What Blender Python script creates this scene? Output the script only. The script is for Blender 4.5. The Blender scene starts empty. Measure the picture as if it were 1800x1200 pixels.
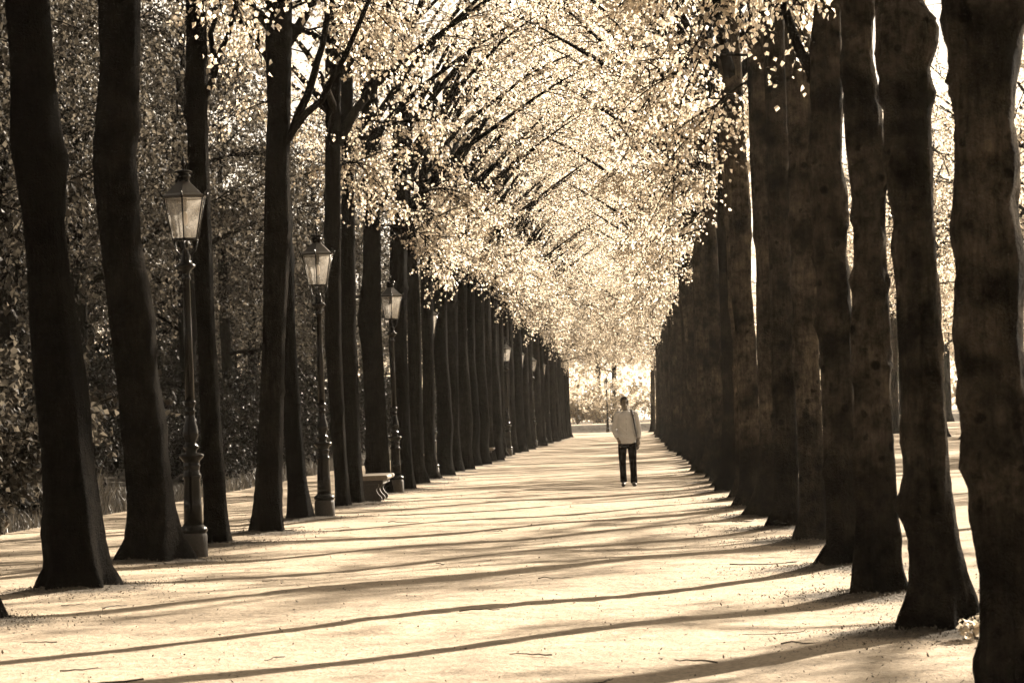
import bpy, bmesh, math, random
import numpy as np
from mathutils import Vector, Matrix

# ------------------------------------------------------------------ camera, world, sun, exposure
scene = bpy.context.scene
COL = scene.collection
EYE = Vector((0.0, 0.0, 1.42))
YAW, PITCH, ROLL = math.radians(-2.3806), math.radians(1.5191), math.radians(1.8)
cam_data = bpy.data.cameras.new("camera")
cam = bpy.data.objects.new("camera", cam_data)
COL.objects.link(cam)
fw = Vector((math.sin(YAW) * math.cos(PITCH), math.cos(YAW) * math.cos(PITCH), math.sin(PITCH)))
ri = Vector((math.cos(YAW), -math.sin(YAW), 0))
up = ri.cross(fw)
r2 = ri * math.cos(ROLL) - up * math.sin(ROLL)
u2 = up * math.cos(ROLL) + ri * math.sin(ROLL)
cam.matrix_world = Matrix(((r2.x, u2.x, -fw.x, EYE.x), (r2.y, u2.y, -fw.y, EYE.y), (r2.z, u2.z, -fw.z, EYE.z), (0, 0, 0, 1)))
cam_data.sensor_fit = 'HORIZONTAL'
cam_data.sensor_width = 36
cam_data.lens = 100
cam_data.clip_start = 0.5
cam_data.clip_end = 3000
cam_data.dof.use_dof = True
cam_data.dof.focus_distance = 48
cam_data.dof.aperture_fstop = 11
scene.camera = cam

SUN_EL, SUN_AZ = math.radians(25), math.radians(38.5)
world = bpy.data.worlds.new("World")
scene.world = world
world.use_nodes = True
wn = world.node_tree
wn.nodes.clear()
w_out = wn.nodes.new("ShaderNodeOutputWorld")
w_bg = wn.nodes.new("ShaderNodeBackground")
w_sky = wn.nodes.new("ShaderNodeTexSky")
w_sky.sky_type = 'NISHITA'
w_sky.sun_disc = False
w_sky.sun_elevation = SUN_EL
w_sky.sun_rotation = SUN_AZ
w_bw = wn.nodes.new("ShaderNodeRGBToBW")          # the photograph is toned monochrome, and so is its sky
w_tint = wn.nodes.new("ShaderNodeMix")
w_tint.data_type = 'RGBA'
w_tint.blend_type = 'MULTIPLY'
w_tint.inputs[0].default_value = 1.0
w_tint.inputs[7].default_value = (1.0, 0.87, 0.70, 1)
wn.links.new(w_sky.outputs[0], w_bw.inputs[0])
wn.links.new(w_bw.outputs[0], w_tint.inputs[6])
wn.links.new(w_tint.outputs[2], w_bg.inputs[0])
w_bg.inputs[1].default_value = 0.05
wn.links.new(w_bg.outputs[0], w_out.inputs[0])

sun_data = bpy.data.lights.new("sun", 'SUN')
sun_data.energy = 5.0
sun_data.angle = math.radians(0.5)
sun_data.color = (1.0, 0.87, 0.70)
sun = bpy.data.objects.new("sun", sun_data)
COL.objects.link(sun)
sun_dir = Vector((math.sin(SUN_AZ) * math.cos(SUN_EL), math.cos(SUN_AZ) * math.cos(SUN_EL), math.sin(SUN_EL)))
sun.rotation_euler = sun_dir.to_track_quat('Z', 'Y').to_euler()
sun.location = (60, 100, 60)

scene.view_settings.view_transform = 'Standard'
scene.view_settings.look = 'None'
scene.view_settings.gamma = 1.0
scene.view_settings.exposure = 2.36
scene.view_settings.use_curve_mapping = False
scene.render.engine = 'CYCLES'
cy = scene.cycles
cy.max_bounces = 6
cy.diffuse_bounces = 2
cy.glossy_bounces = 2
cy.transmission_bounces = 4
cy.transparent_max_bounces = 8
cy.volume_bounces = 0
cy.use_denoising = True
cy.caustics_reflective = False
cy.caustics_refractive = False
cy.sample_clamp_indirect = 4.0

# ------------------------------------------------------------------ helpers
def rng_of(seed):
    return np.random.default_rng(seed)

class Geo:
    """Collects vertices and faces of one mesh."""
    def __init__(self):
        self.v, self.f, self.n = [], [], 0
    def add(self, verts, faces):
        verts = np.asarray(verts, float).reshape(-1, 3)
        self.v.append(verts)
        b = self.n
        self.f.extend([tuple(i + b for i in fc) for fc in faces])
        self.n += len(verts)
    def mesh(self, name, mat, smooth=True):
        me = bpy.data.meshes.new(name)
        vs = np.concatenate(self.v) if self.v else np.zeros((0, 3))
        me.from_pydata(vs.tolist(), [], self.f)
        if mat:
            me.materials.append(mat)
        if smooth:
            me.polygons.foreach_set("use_smooth", [True] * len(me.polygons))
        me.update()
        return me

def link(name, data, parent=None, loc=None):
    o = bpy.data.objects.new(name, data)
    COL.objects.link(o)
    if parent is not None:
        o.parent = parent
    if loc is not None:
        o.location = loc
    return o

def thing(name, label, cat, loc=(0, 0, 0), rz=0.0, group=None, sc=1.0, data=None):
    o = bpy.data.objects.new(name, data)
    COL.objects.link(o)
    o.location = loc
    o.rotation_euler = (0, 0, rz)
    o.scale = (sc, sc, sc)
    o["label"] = label
    o["category"] = cat
    if group:
        o["group"] = group
    return o

def tube(pts, rad, n=6, cap=True):
    pts = np.asarray(pts, float)
    m = len(pts)
    t = np.gradient(pts, axis=0)
    t /= np.linalg.norm(t, axis=1)[:, None] + 1e-9
    ref = np.array([0, 0, 1.0]) if abs(t[0][2]) < 0.9 else np.array([1.0, 0, 0])
    vs, fs = [], []
    a = np.linspace(0, 2 * math.pi, n, endpoint=False)
    ca, sa = np.cos(a)[:, None], np.sin(a)[:, None]
    u = np.cross(t[0], ref)
    for i in range(m):
        u = u - t[i] * np.dot(u, t[i])
        u /= np.linalg.norm(u) + 1e-9
        w = np.cross(t[i], u)
        vs.append(pts[i] + rad[i] * (ca * u + sa * w))
    for i in range(m - 1):
        for j in range(n):
            k = (j + 1) % n
            fs.append((i * n + j, i * n + k, (i + 1) * n + k, (i + 1) * n + j))
    if cap:
        fs.append(tuple(range(n - 1, -1, -1)))
        fs.append(tuple((m - 1) * n + j for j in range(n)))
    return np.concatenate(vs), fs

def lathe(prof, n=20, phase=0.0, cap=True):
    """prof: list of (radius, z) from bottom to top."""
    vs, fs = [], []
    for r, z in prof:
        for j in range(n):
            a = 2 * math.pi * j / n + phase
            vs.append((r * math.cos(a), r * math.sin(a), z))
    for i in range(len(prof) - 1):
        for j in range(n):
            k = (j + 1) % n
            fs.append((i * n + j, i * n + k, (i + 1) * n + k, (i + 1) * n + j))
    if cap:
        fs.append(tuple(range(n - 1, -1, -1)))
        fs.append(tuple((len(prof) - 1) * n + j for j in range(n)))
    return np.array(vs), fs

def box(x0, x1, y0, y1, z0, z1):
    v = [(x, y, z) for z in (z0, z1) for y in (y0, y1) for x in (x0, x1)]
    f = [(0, 2, 3, 1), (4, 5, 7, 6), (0, 1, 5, 4), (2, 6, 7, 3), (0, 4, 6, 2), (1, 3, 7, 5)]
    return np.array(v, float), f

def ellipsoid(c, r, n=14, m=9):
    vs, fs = [], []
    for i in range(m + 1):
        p = -math.pi / 2 + math.pi * i / m
        cp = max(math.cos(p), 0.02)
        for j in range(n):
            a = 2 * math.pi * j / n
            vs.append((c[0] + r[0] * cp * math.cos(a), c[1] + r[1] * cp * math.sin(a), c[2] + r[2] * math.sin(p)))
    for i in range(m):
        for j in range(n):
            k = (j + 1) % n
            fs.append((i * n + j, i * n + k, (i + 1) * n + k, (i + 1) * n + j))
    fs.append(tuple(range(n - 1, -1, -1)))
    fs.append(tuple(m * n + j for j in range(n)))
    return np.array(vs), fs

# ------------------------------------------------------------------ materials
def new_mat(name):
    m = bpy.data.materials.new(name)
    m.use_nodes = True
    nt = m.node_tree
    nt.nodes.clear()
    out = nt.nodes.new("ShaderNodeOutputMaterial")
    return m, nt, out

def N(nt, kind, **kw):
    n = nt.nodes.new(kind)
    for k, v in kw.items():
        setattr(n, k, v)
    return n

def noise_tex(nt, vec, scale, detail=4, rough=0.55):
    n = N(nt, "ShaderNodeTexNoise")
    n.inputs["Scale"].default_value = scale
    n.inputs["Detail"].default_value = detail
    n.inputs["Roughness"].default_value = rough
    if vec is not None:
        nt.links.new(vec, n.inputs["Vector"])
    return n

def ramp(nt, fac, stops):
    r = N(nt, "ShaderNodeValToRGB")
    e = r.color_ramp.elements
    while len(e) < len(stops):
        e.new(0.5)
    for el, (p, c) in zip(e, stops):
        el.position = p
        el.color = (c[0], c[1], c[2], 1)
    nt.links.new(fac, r.inputs[0])
    return r

def tone(v):
    """A value in the photograph's sepia toning."""
    return (v, v * 0.815, v * 0.60)

def mixc(nt, fac, a, b, mode='MIX'):
    m = N(nt, "ShaderNodeMix", data_type='RGBA', blend_type=mode)
    for sock, val in ((0, fac), (6, a), (7, b)):
        if hasattr(val, "links") or hasattr(val, "is_output"):
            nt.links.new(val, m.inputs[sock])
        elif isinstance(val, (int, float)):
            m.inputs[sock].default_value = val
        else:
            m.inputs[sock].default_value = (*val, 1)
    return m.outputs[2]

def simple_mat(name, v, rough=0.6, metal=0.0, nscale=30, var=0.25, bump=0.1, spec=0.5, tone=tone):
    m, nt, out = new_mat(name)
    tc = N(nt, "ShaderNodeTexCoord")
    nz = noise_tex(nt, tc.outputs["Object"], nscale)
    r = ramp(nt, nz.outputs[0], [(0.3, tone(v * (1 - var))), (0.7, tone(v * (1 + var)))])
    p = N(nt, "ShaderNodeBsdfPrincipled")
    nt.links.new(r.outputs[0], p.inputs["Base Color"])
    p.inputs["Roughness"].default_value = rough
    p.inputs["Metallic"].default_value = metal
    p.inputs["Specular IOR Level"].default_value = spec
    b = N(nt, "ShaderNodeBump")
    b.inputs["Strength"].default_value = bump
    b.inputs["Distance"].default_value = 0.01
    nt.links.new(nz.outputs[0], b.inputs["Height"])
    nt.links.new(b.outputs[0], p.inputs["Normal"])
    nt.links.new(p.outputs[0], out.inputs[0])
    return m

def bark_mat(name, dark, light, stain):
    m, nt, out = new_mat(name)
    tc = N(nt, "ShaderNodeTexCoord")
    oi = N(nt, "ShaderNodeObjectInfo")
    off = N(nt, "ShaderNodeVectorMath", operation='SCALE')
    comb = N(nt, "ShaderNodeCombineXYZ")
    for i in range(3):
        nt.links.new(oi.outputs["Random"], comb.inputs[i])
    nt.links.new(comb.outputs[0], off.inputs[0])
    off.inputs["Scale"].default_value = 37.0
    add = N(nt, "ShaderNodeVectorMath", operation='ADD')
    nt.links.new(tc.outputs["Object"], add.inputs[0])
    nt.links.new(off.outputs[0], add.inputs[1])
    mp = N(nt, "ShaderNodeMapping")
    mp.inputs["Scale"].default_value = (1, 1, 0.13)
    nt.links.new(add.outputs[0], mp.inputs[0])
    fiss = noise_tex(nt, mp.outputs[0], 32, 6, 0.7)
    fine = noise_tex(nt, add.outputs[0], 60, 4, 0.6)
    patch = noise_tex(nt, add.outputs[0], 2.3, 5, 0.6)
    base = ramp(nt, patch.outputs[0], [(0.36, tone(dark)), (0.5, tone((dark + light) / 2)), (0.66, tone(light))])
    lo = 0.45 if stain else 0.3
    fr = ramp(nt, fiss.outputs[0], [(0.32, (lo, lo, lo)), (0.62, (1.15, 1.15, 1.15))])
    col = mixc(nt, 1.0, base.outputs[0], fr.outputs[0], 'MULTIPLY')
    mot = noise_tex(nt, add.outputs[0], 9.0, 6, 0.7)
    mr = ramp(nt, mot.outputs[0], [(0.36, (0.35, 0.35, 0.35)), (0.52, (1.0, 1.0, 1.0)), (0.68, (1.5, 1.5, 1.5))])
    col = mixc(nt, 1.0 if stain else 0.6, col, mr.outputs[0], 'MULTIPLY')
    spots = N(nt, "ShaderNodeTexVoronoi")
    spots.inputs["Scale"].default_value = 3.4
    nt.links.new(add.outputs[0], spots.inputs["Vector"])
    sp = ramp(nt, spots.outputs["Distance"], [(0.10, (0.12, 0.12, 0.12)), (0.15, (1, 1, 1))])
    col = mixc(nt, 0.9 if stain else 0.5, col, sp.outputs[0], 'MULTIPLY')
    kv = N(nt, "ShaderNodeTexVoronoi")
    kv.inputs["Scale"].default_value = 6.5
    kw = N(nt, "ShaderNodeVectorMath", operation='ADD')
    ks = N(nt, "ShaderNodeVectorMath", operation='SCALE')
    nt.links.new(mot.outputs[1], ks.inputs[0])
    ks.inputs["Scale"].default_value = 0.12
    nt.links.new(add.outputs[0], kw.inputs[0])
    nt.links.new(ks.outputs[0], kw.inputs[1])
    nt.links.new(kw.outputs[0], kv.inputs["Vector"])
    kr = ramp(nt, kv.outputs["Distance"], [(0.13, (0.2, 0.2, 0.2)), (0.2, (1, 1, 1))])
    col = mixc(nt, 0.85 if stain else 0.4, col, kr.outputs[0], 'MULTIPLY')
    ob = N(nt, "ShaderNodeMapRange")
    nt.links.new(oi.outputs["Random"], ob.inputs[0])
    ob.inputs[3].default_value = 0.5
    ob.inputs[4].default_value = 1.75
    vm = N(nt, "ShaderNodeVectorMath", operation='SCALE')
    nt.links.new(col, vm.inputs[0])
    nt.links.new(ob.outputs[0], vm.inputs["Scale"])
    col = vm.outputs[0]
    if stain:                              # algae stain with a ragged edge round the foot of the trunk
        sep = N(nt, "ShaderNodeSeparateXYZ")
        nt.links.new(tc.outputs["Object"], sep.inputs[0])
        ns = N(nt, "ShaderNodeMath", operation='MULTIPLY_ADD')
        nt.links.new(patch.outputs[0], ns.inputs[0])
        ns.inputs[1].default_value = -1.7
        nt.links.new(sep.outputs[2], ns.inputs[2])
        st = ramp(nt, ns.outputs[0], [(0.0, (0.4, 0.4, 0.4)), (0.1, (1, 1, 1))])
        col = mixc(nt, 1.0, col, st.outputs[0], 'MULTIPLY')
    p = N(nt, "ShaderNodeBsdfPrincipled")
    nt.links.new(col, p.inputs["Base Color"])
    p.inputs["Roughness"].default_value = 0.85
    p.inputs["Specular IOR Level"].default_value = 0.01
    hm = N(nt, "ShaderNodeMath", operation='ADD')
    nt.links.new(fiss.outputs[0], hm.inputs[0])
    fm = N(nt, "ShaderNodeMath", operation='MULTIPLY_ADD')
    nt.links.new(mot.outputs[0], fm.inputs[0])
    fm.inputs[1].default_value = 1.6
    nt.links.new(fine.outputs[0], fm.inputs[2])
    nt.links.new(fm.outputs[0], hm.inputs[1])
    b = N(nt, "ShaderNodeBump")
    b.inputs["Strength"].default_value = 0.9
    b.inputs["Distance"].default_value = 0.05
    nt.links.new(hm.outputs[0], b.inputs["Height"])
    nt.links.new(b.outputs[0], p.inputs["Normal"])
    nt.links.new(p.outputs[0], out.inputs[0])
    return m

def leaf_mat(name, refl, trans, gloss_rough=0.4, spec=0.4, lo=0.35, hi=1.5):
    m, nt, out = new_mat(name)
    g = N(nt, "ShaderNodeNewGeometry")
    vr = ramp(nt, g.outputs["Random Per Island"], [(0.0, (lo,) * 3), (0.5, (0.85,) * 3), (1.0, (hi,) * 3)])
    ltone = lambda v: (v, v * 0.865, v * 0.68)
    cr = mixc(nt, 1.0, ltone(refl), vr.outputs[0], 'MULTIPLY')
    ct = mixc(nt, 1.0, ltone(trans), vr.outputs[0], 'MULTIPLY')
    p = N(nt, "ShaderNodeBsdfPrincipled")
    nt.links.new(cr, p.inputs["Base Color"])
    p.inputs["Roughness"].default_value = gloss_rough
    p.inputs["Specular IOR Level"].default_value = spec
    t = N(nt, "ShaderNodeBsdfTranslucent")
    nt.links.new(ct, t.inputs[0])
    a = N(nt, "ShaderNodeAddShader")
    nt.links.new(p.outputs[0], a.inputs[0])
    nt.links.new(t.outputs[0], a.inputs[1])
    nt.links.new(a.outputs[0], out.inputs[0])
    return m

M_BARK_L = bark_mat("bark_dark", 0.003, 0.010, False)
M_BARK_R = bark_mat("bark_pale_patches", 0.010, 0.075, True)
M_LIMB = bark_mat("bark_limb", 0.006, 0.018, False)
M_LEAF = leaf_mat("young_leaf", 0.11, 0.5)
M_LEAF_WOOD = leaf_mat("wood_leaf", 0.014, 0.032, 0.5, 0.03, 0.15, 1.9)  # kept dark so the leaf colour carries the shade of the wood
M_LEAF_SHRUB = leaf_mat("shaded_shrub_leaf", 0.004, 0.006, 0.5, 0.05, 0.2, 1.8)  # darker still: undergrowth shade is put into the leaf colour
M_LEAF_FAR = leaf_mat("lawn_tree_leaf", 0.14, 0.5)  # raised leaf brightness stands in for the glow at the far end
M_GRASS = leaf_mat("grass_blade", 0.025, 0.03, 0.5, 0.3)
M_IRON = simple_mat("black_iron", 0.004, 0.22, 0.0, 60, 0.3, 0.15, 0.16)
M_ROOF = simple_mat("lantern_sheet", 0.02, 0.3, 0.3, 20, 0.3, 0.08)
M_PLINTH = simple_mat("plinth_stone", 0.03, 0.8, 0.0, 35, 0.3, 0.4)
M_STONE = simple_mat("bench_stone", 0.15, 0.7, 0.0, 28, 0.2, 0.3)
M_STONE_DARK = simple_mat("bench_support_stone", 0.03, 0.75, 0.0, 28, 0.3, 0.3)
M_TWIG = simple_mat("twig_bark", 0.06, 0.9, 0.0, 50, 0.4, 0.3)
M_LITTER = simple_mat("litter_husk", 0.1, 0.9, 0.0, 1.7, 0.7, 0.1)
M_SKIN = simple_mat("skin", 0.15, 0.5, 0.0, 40, 0.08, 0.05)
M_SHIRT = simple_mat("white_shirt_cotton", 0.5, 0.9, 0.0, 14, 0.06, 0.5, 0.3, lambda v: (v, v * 0.97, v * 0.93))
M_TROUSER = simple_mat("dark_trouser_cloth", 0.006, 0.95, 0.0, 12, 0.3, 0.4, 0.05)
M_SHOE = simple_mat("shoe_leather", 0.03, 0.45, 0.0, 40, 0.2, 0.1)
M_HAIR = simple_mat("black_hair", 0.012, 0.5, 0.0, 80, 0.4, 0.5)
M_BAG = simple_mat("dark_bag_canvas", 0.012, 0.8, 0.0, 50, 0.3, 0.3)

def glass_mat():
    m, nt, out = new_mat("dusty_lantern_glass")
    tc = N(nt, "ShaderNodeTexCoord")
    nz = noise_tex(nt, tc.outputs["Object"], 9, 4)
    tr = N(nt, "ShaderNodeBsdfTransparent")
    tr.inputs[0].default_value = (0.97, 0.97, 0.97, 1)
    tl = N(nt, "ShaderNodeBsdfTranslucent")
    tl.inputs[0].default_value = (0.66, 0.62, 0.56, 1)
    gl = N(nt, "ShaderNodeBsdfGlossy")
    gl.inputs["Roughness"].default_value = 0.08
    r = ramp(nt, nz.outputs[0], [(0.3, (0.05,) * 3), (0.75, (0.2,) * 3)])
    m1 = N(nt, "ShaderNodeMixShader")
    nt.links.new(r.outputs[0], m1.inputs[0])
    nt.links.new(tr.outputs[0], m1.inputs[1])
    nt.links.new(tl.outputs[0], m1.inputs[2])
    m2 = N(nt, "ShaderNodeMixShader")
    m2.inputs[0].default_value = 0.1
    nt.links.new(m1.outputs[0], m2.inputs[1])
    nt.links.new(gl.outputs[0], m2.inputs[2])
    nt.links.new(m2.outputs[0], out.inputs[0])
    return m
M_GLASS = glass_mat()
M_MANTLE = simple_mat("gas_mantle", 0.45, 0.8, 0.0, 30, 0.1, 0.1)

def ground_mat():
    m, nt, out = new_mat("sandy_ground")
    tc = N(nt, "ShaderNodeTexCoord")
    pos = tc.outputs["Object"]
    big = noise_tex(nt, pos, 0.35, 5, 0.6)
    med = noise_tex(nt, pos, 3.5, 6, 0.65)
    fin = noise_tex(nt, pos, 26, 6, 0.7)
    sand = ramp(nt, big.outputs[0], [(0.3, tone(0.33)), (0.7, tone(0.45))])
    md = ramp(nt, med.outputs[0], [(0.32, (0.66,) * 3), (0.6, (1.06,) * 3)])
    fd = ramp(nt, fin.outputs[0], [(0.34, (0.42,) * 3), (0.5, (0.95,) * 3), (0.7, (1.2,) * 3)])
    col = mixc(nt, 0.8, sand.outputs[0], md.outputs[0], 'MULTIPLY')
    col = mixc(nt, 0.75, col, fd.outputs[0], 'MULTIPLY')
    vor = N(nt, "ShaderNodeTexVoronoi")
    vor.inputs["Scale"].default_value = 7.0
    nt.links.new(pos, vor.inputs["Vector"])
    speck = ramp(nt, vor.outputs["Distance"], [(0.05, (0.35,) * 3), (0.13, (1,) * 3)])
    col = mixc(nt, 0.6, col, speck.outputs[0], 'MULTIPLY')
    # woodland soil left of the side path and on the bank, by place
    att = N(nt, "ShaderNodeAttribute", attribute_name="soil")
    soilc = ramp(nt, med.outputs[0], [(0.3, tone(0.03)), (0.7, tone(0.11))])
    sm = N(nt, "ShaderNodeMath", operation='ADD')
    nt.links.new(att.outputs["Fac"], sm.inputs[0])
    nm = N(nt, "ShaderNodeMath", operation='MULTIPLY_ADD')
    nt.links.new(med.outputs[0], nm.inputs[0])
    nm.inputs[1].default_value = 0.8
    nm.inputs[2].default_value = -0.4
    nt.links.new(nm.outputs[0], sm.inputs[1])
    sr = ramp(nt, sm.outputs[0], [(0.4, (0, 0, 0)), (0.6, (1, 1, 1))])
    col = mixc(nt, sr.outputs[0], col, soilc.outputs[0])
    p = N(nt, "ShaderNodeBsdfPrincipled")
    nt.links.new(col, p.inputs["Base Color"])
    p.inputs["Roughness"].default_value = 0.95
    p.inputs["Specular IOR Level"].default_value = 0.2
    hs = N(nt, "ShaderNodeMath", operation='MULTIPLY_ADD')
    nt.links.new(med.outputs[0], hs.inputs[0])
    hs.inputs[1].default_value = 2.5
    nt.links.new(fin.outputs[0], hs.inputs[2])
    b = N(nt, "ShaderNodeBump")
    b.inputs["Strength"].default_value = 0.8
    b.inputs["Distance"].default_value = 0.03
    nt.links.new(hs.outputs[0], b.inputs["Height"])
    nt.links.new(b.outputs[0], p.inputs["Normal"])
    nt.links.new(p.outputs[0], out.inputs[0])
    return m
M_GROUND = ground_mat()

# ------------------------------------------------------------------ where the trees stand
# measured trunks: (x, y) of the foot, then (height, sideways offset, radius) up the stem
PROFILES = {
 'T1': ((-4.97, 24.96), [(0.07, 0.027, 0.288), (0.2, 0.026, 0.253), (0.5, -0.012, 0.268), (0.7, -0.004, 0.245), (1.21, -0.038, 0.223), (1.71, -0.075, 0.233), (2.21, -0.119, 0.22), (2.72, -0.159, 0.188), (3.23, -0.191, 0.178), (3.56, -0.204, 0.216), (3.93, -0.245, 0.236), (4.59, -0.258, 0.191), (5.25, -0.286, 0.196)]),
 'T2': ((-5.08, 29.78), [(0.06, 0.008, 0.319), (0.24, 0.016, 0.268), (0.54, -0.003, 0.241), (1.14, -0.046, 0.223), (1.38, -0.055, 0.238), (1.74, -0.084, 0.217), (2.04, -0.117, 0.211), (2.52, -0.134, 0.235), (2.94, -0.18, 0.22), (3.36, -0.231, 0.205), (3.91, -0.255, 0.221), (4.21, -0.271, 0.215), (4.51, -0.242, 0.218), (5.17, -0.19, 0.197), (5.95, -0.18, 0.215)]),
 'T3': ((-4.91, 33.22), [(0.05, 0.001, 0.141), (0.41, -0.005, 0.131), (1.08, -0.019, 0.124), (2.42, -0.055, 0.104), (3.76, -0.08, 0.114), (5.1, -0.095, 0.121), (6.44, -0.067, 0.118)]),
 'T4': ((-4.75, 36.55), [(0.07, 0.002, 0.191), (1.02, 0.067, 0.162), (2.49, 0.158, 0.144), (3.96, 0.252, 0.173), (4.69, 0.267, 0.151), (5.43, 0.311, 0.144), (6.17, 0.328, 0.163), (6.91, 0.35, 0.17)]),
 'T5': ((-4.91, 41.53), [(0.08, 0.002, 0.167), (0.54, -0.022, 0.138), (1.38, -0.068, 0.126), (2.63, -0.115, 0.126), (3.47, -0.132, 0.151), (4.89, -0.141, 0.134)]),
 'T6': ((-4.82, 46.94), [(0.12, -0.015, 0.113), (1.35, -0.054, 0.113), (2.76, -0.097, 0.142), (5.59, -0.013, 0.133), (8.43, 0.077, 0.137)]),
 'T7': ((-4.84, 49.02), [(0.11, 0.008, 0.143), (1.34, -0.024, 0.143), (2.81, -0.029, 0.133), (5.77, 0.045, 0.109), (8.74, 0.104, 0.099)]),
 'T8': ((-5.01, 55.43), [(0.09, 0.014, 0.245), (1.31, -0.005, 0.212), (2.76, -0.034, 0.206), (3.43, -0.075, 0.234), (4.32, 0.008, 0.179), (5.76, 0.063, 0.167), (8.0, 0.063, 0.168), (9.68, 0.091, 0.168)]),
 'T9': ((-4.68, 57.51), [(0.08, 0.014, 0.196), (1.29, -0.007, 0.185), (3.02, -0.024, 0.185), (5.33, 0.058, 0.174), (7.06, 0.169, 0.185)]),
 'T10': ((-4.60, 62.00), [(0.05, -0.073, 0.211), (0.4, -0.125, 0.149), (1.27, -0.142, 0.143), (2.89, -0.105, 0.143), (4.01, -0.102, 0.137), (5.63, -0.115, 0.1), (7.5, -0.114, 0.1)]),
 'R1': ((1.69, 13.40), [(0.04, 0.062, 0.152), (0.18, 0.041, 0.168), (0.32, 0.046, 0.145), (0.6, 0.038, 0.141), (0.74, 0.021, 0.147), (1.02, 0.014, 0.158), (1.1, -0.013, 0.172), (1.24, -0.002, 0.16), (1.44, -0.006, 0.16), (1.72, -0.019, 0.167), (2.05, 0.007, 0.164), (2.19, -0.012, 0.171), (2.35, -0.015, 0.146), (2.5, 0.009, 0.156), (2.7, -0.001, 0.139), (2.84, 0.004, 0.145), (3.09, 0.005, 0.167), (3.23, 0.022, 0.199), (3.4, -0.001, 0.184)]),
 'R2': ((1.83, 17.55), [(0.09, -0.004, 0.222), (0.23, 0.01, 0.196), (0.41, 0.002, 0.168), (0.58, -0.013, 0.158), (0.76, -0.041, 0.168), (0.83, -0.035, 0.147), (1.11, -0.039, 0.137), (1.45, -0.046, 0.132), (1.8, -0.056, 0.127), (2.15, -0.058, 0.127), (2.33, -0.069, 0.137), (2.5, -0.06, 0.123), (2.68, -0.068, 0.13), (2.86, -0.075, 0.141), (3.21, -0.08, 0.141), (3.45, -0.082, 0.148), (3.56, -0.068, 0.176), (3.73, -0.071, 0.178), (3.91, -0.117, 0.132)]),
 'R3': ((1.81, 21.37), [(0.03, -0.003, 0.182), (0.2, -0.016, 0.175), (0.62, -0.008, 0.156), (0.96, -0.022, 0.161), (1.05, -0.019, 0.152), (1.47, -0.015, 0.138), (1.73, -0.012, 0.14), (1.94, -0.015, 0.155), (2.33, 0.004, 0.127), (2.75, 0.008, 0.121), (2.97, 0.01, 0.127), (3.31, 0.0, 0.144), (3.5, -0.002, 0.148), (3.69, -0.01, 0.142), (4.04, -0.034, 0.115), (4.46, -0.026, 0.125)]),
 'R4': ((1.75, 24.86), [(0.03, 0.006, 0.187), (0.21, 0.049, 0.14), (0.5, 0.049, 0.145), (1.0, 0.034, 0.138), (1.49, 0.039, 0.136), (1.99, 0.029, 0.133), (2.39, 0.028, 0.138), (2.73, 0.015, 0.133), (3.23, 0.019, 0.161), (3.48, -0.009, 0.143), (3.98, 0.025, 0.136), (4.47, 0.035, 0.143), (4.97, 0.074, 0.111)]),
 'R5': ((1.83, 30.15), [(0.05, 0.008, 0.179), (0.32, 0.032, 0.14), (0.92, 0.031, 0.132), (1.82, 0.026, 0.132), (2.12, 0.03, 0.132), (3.32, 0.053, 0.15), (4.53, 0.043, 0.129)]),
 'R6': ((1.74, 33.45), [(0.04, 0.005, 0.182), (0.27, 0.032, 0.143), (0.87, 0.036, 0.139), (2.2, 0.041, 0.133), (3.54, 0.06, 0.14), (4.88, 0.069, 0.13)]),
}

rg = rng_of(7)
LEFT = [(-5.1, 21.22, 'T0')] + [(*PROFILES[k][0], k) for k in ('T1', 'T2', 'T3', 'T4', 'T5', 'T6', 'T7', 'T8', 'T9', 'T10')]
y = 65.8
while y < 186:
    LEFT.append((-4.68 + (y - 65) * 0.0042 + rg.normal(0, 0.06), y, None))
    y += 3.95 + rg.normal(0, 0.22)
RIGHT = [(*PROFILES[k][0], k) for k in ('R1', 'R2', 'R3', 'R4', 'R5', 'R6')]
y = 37.3
while y < 187:
    RIGHT.append((1.70 - (y - 37) * 0.0004 + rg.normal(0, 0.06), y, None))
    y += 3.85 + rg.normal(0, 0.22)
RIGHT.append((1.40, 203.0, None))
SIDE = []
y = 32.0
while y < 190:
    SIDE.append((12.9 + rg.normal(0, 0.15), y, None))
    y += (12.0 if y < 84 else 7.0) + rg.normal(0, 0.4)  # nearer trees are out of view, added and spaced for their dappled shade
LAMPS = [(-4.81, 30.8), (-4.62, 42.2), (-4.75, 56.6), (-4.82, 68.07), (-4.80, 79.86), (-4.72, 92.0), (-4.58, 104.0), (-4.55, 116.0),
         (-4.47, 128.2), (-4.42, 140.6), (-4.4, 153.0), (-4.36, 166.0), (-4.3, 177.0)]
# keep far trunks clear of the lamp posts
for lx, ly in LAMPS:
    for i, (tx, ty, k) in enumerate(LEFT):
        if k is None and abs(ty - ly) < 0.75:
            LEFT[i] = (tx - 0.12, ly + (0.85 if ty >= ly else -0.85), None)
FEET = [(x, y) for x, y, _ in LEFT + RIGHT + SIDE]

def smooth(a, b, x):
    t = np.clip((x - a) / (b - a), 0, 1)
    return t * t * (3 - 2 * t)

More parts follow.
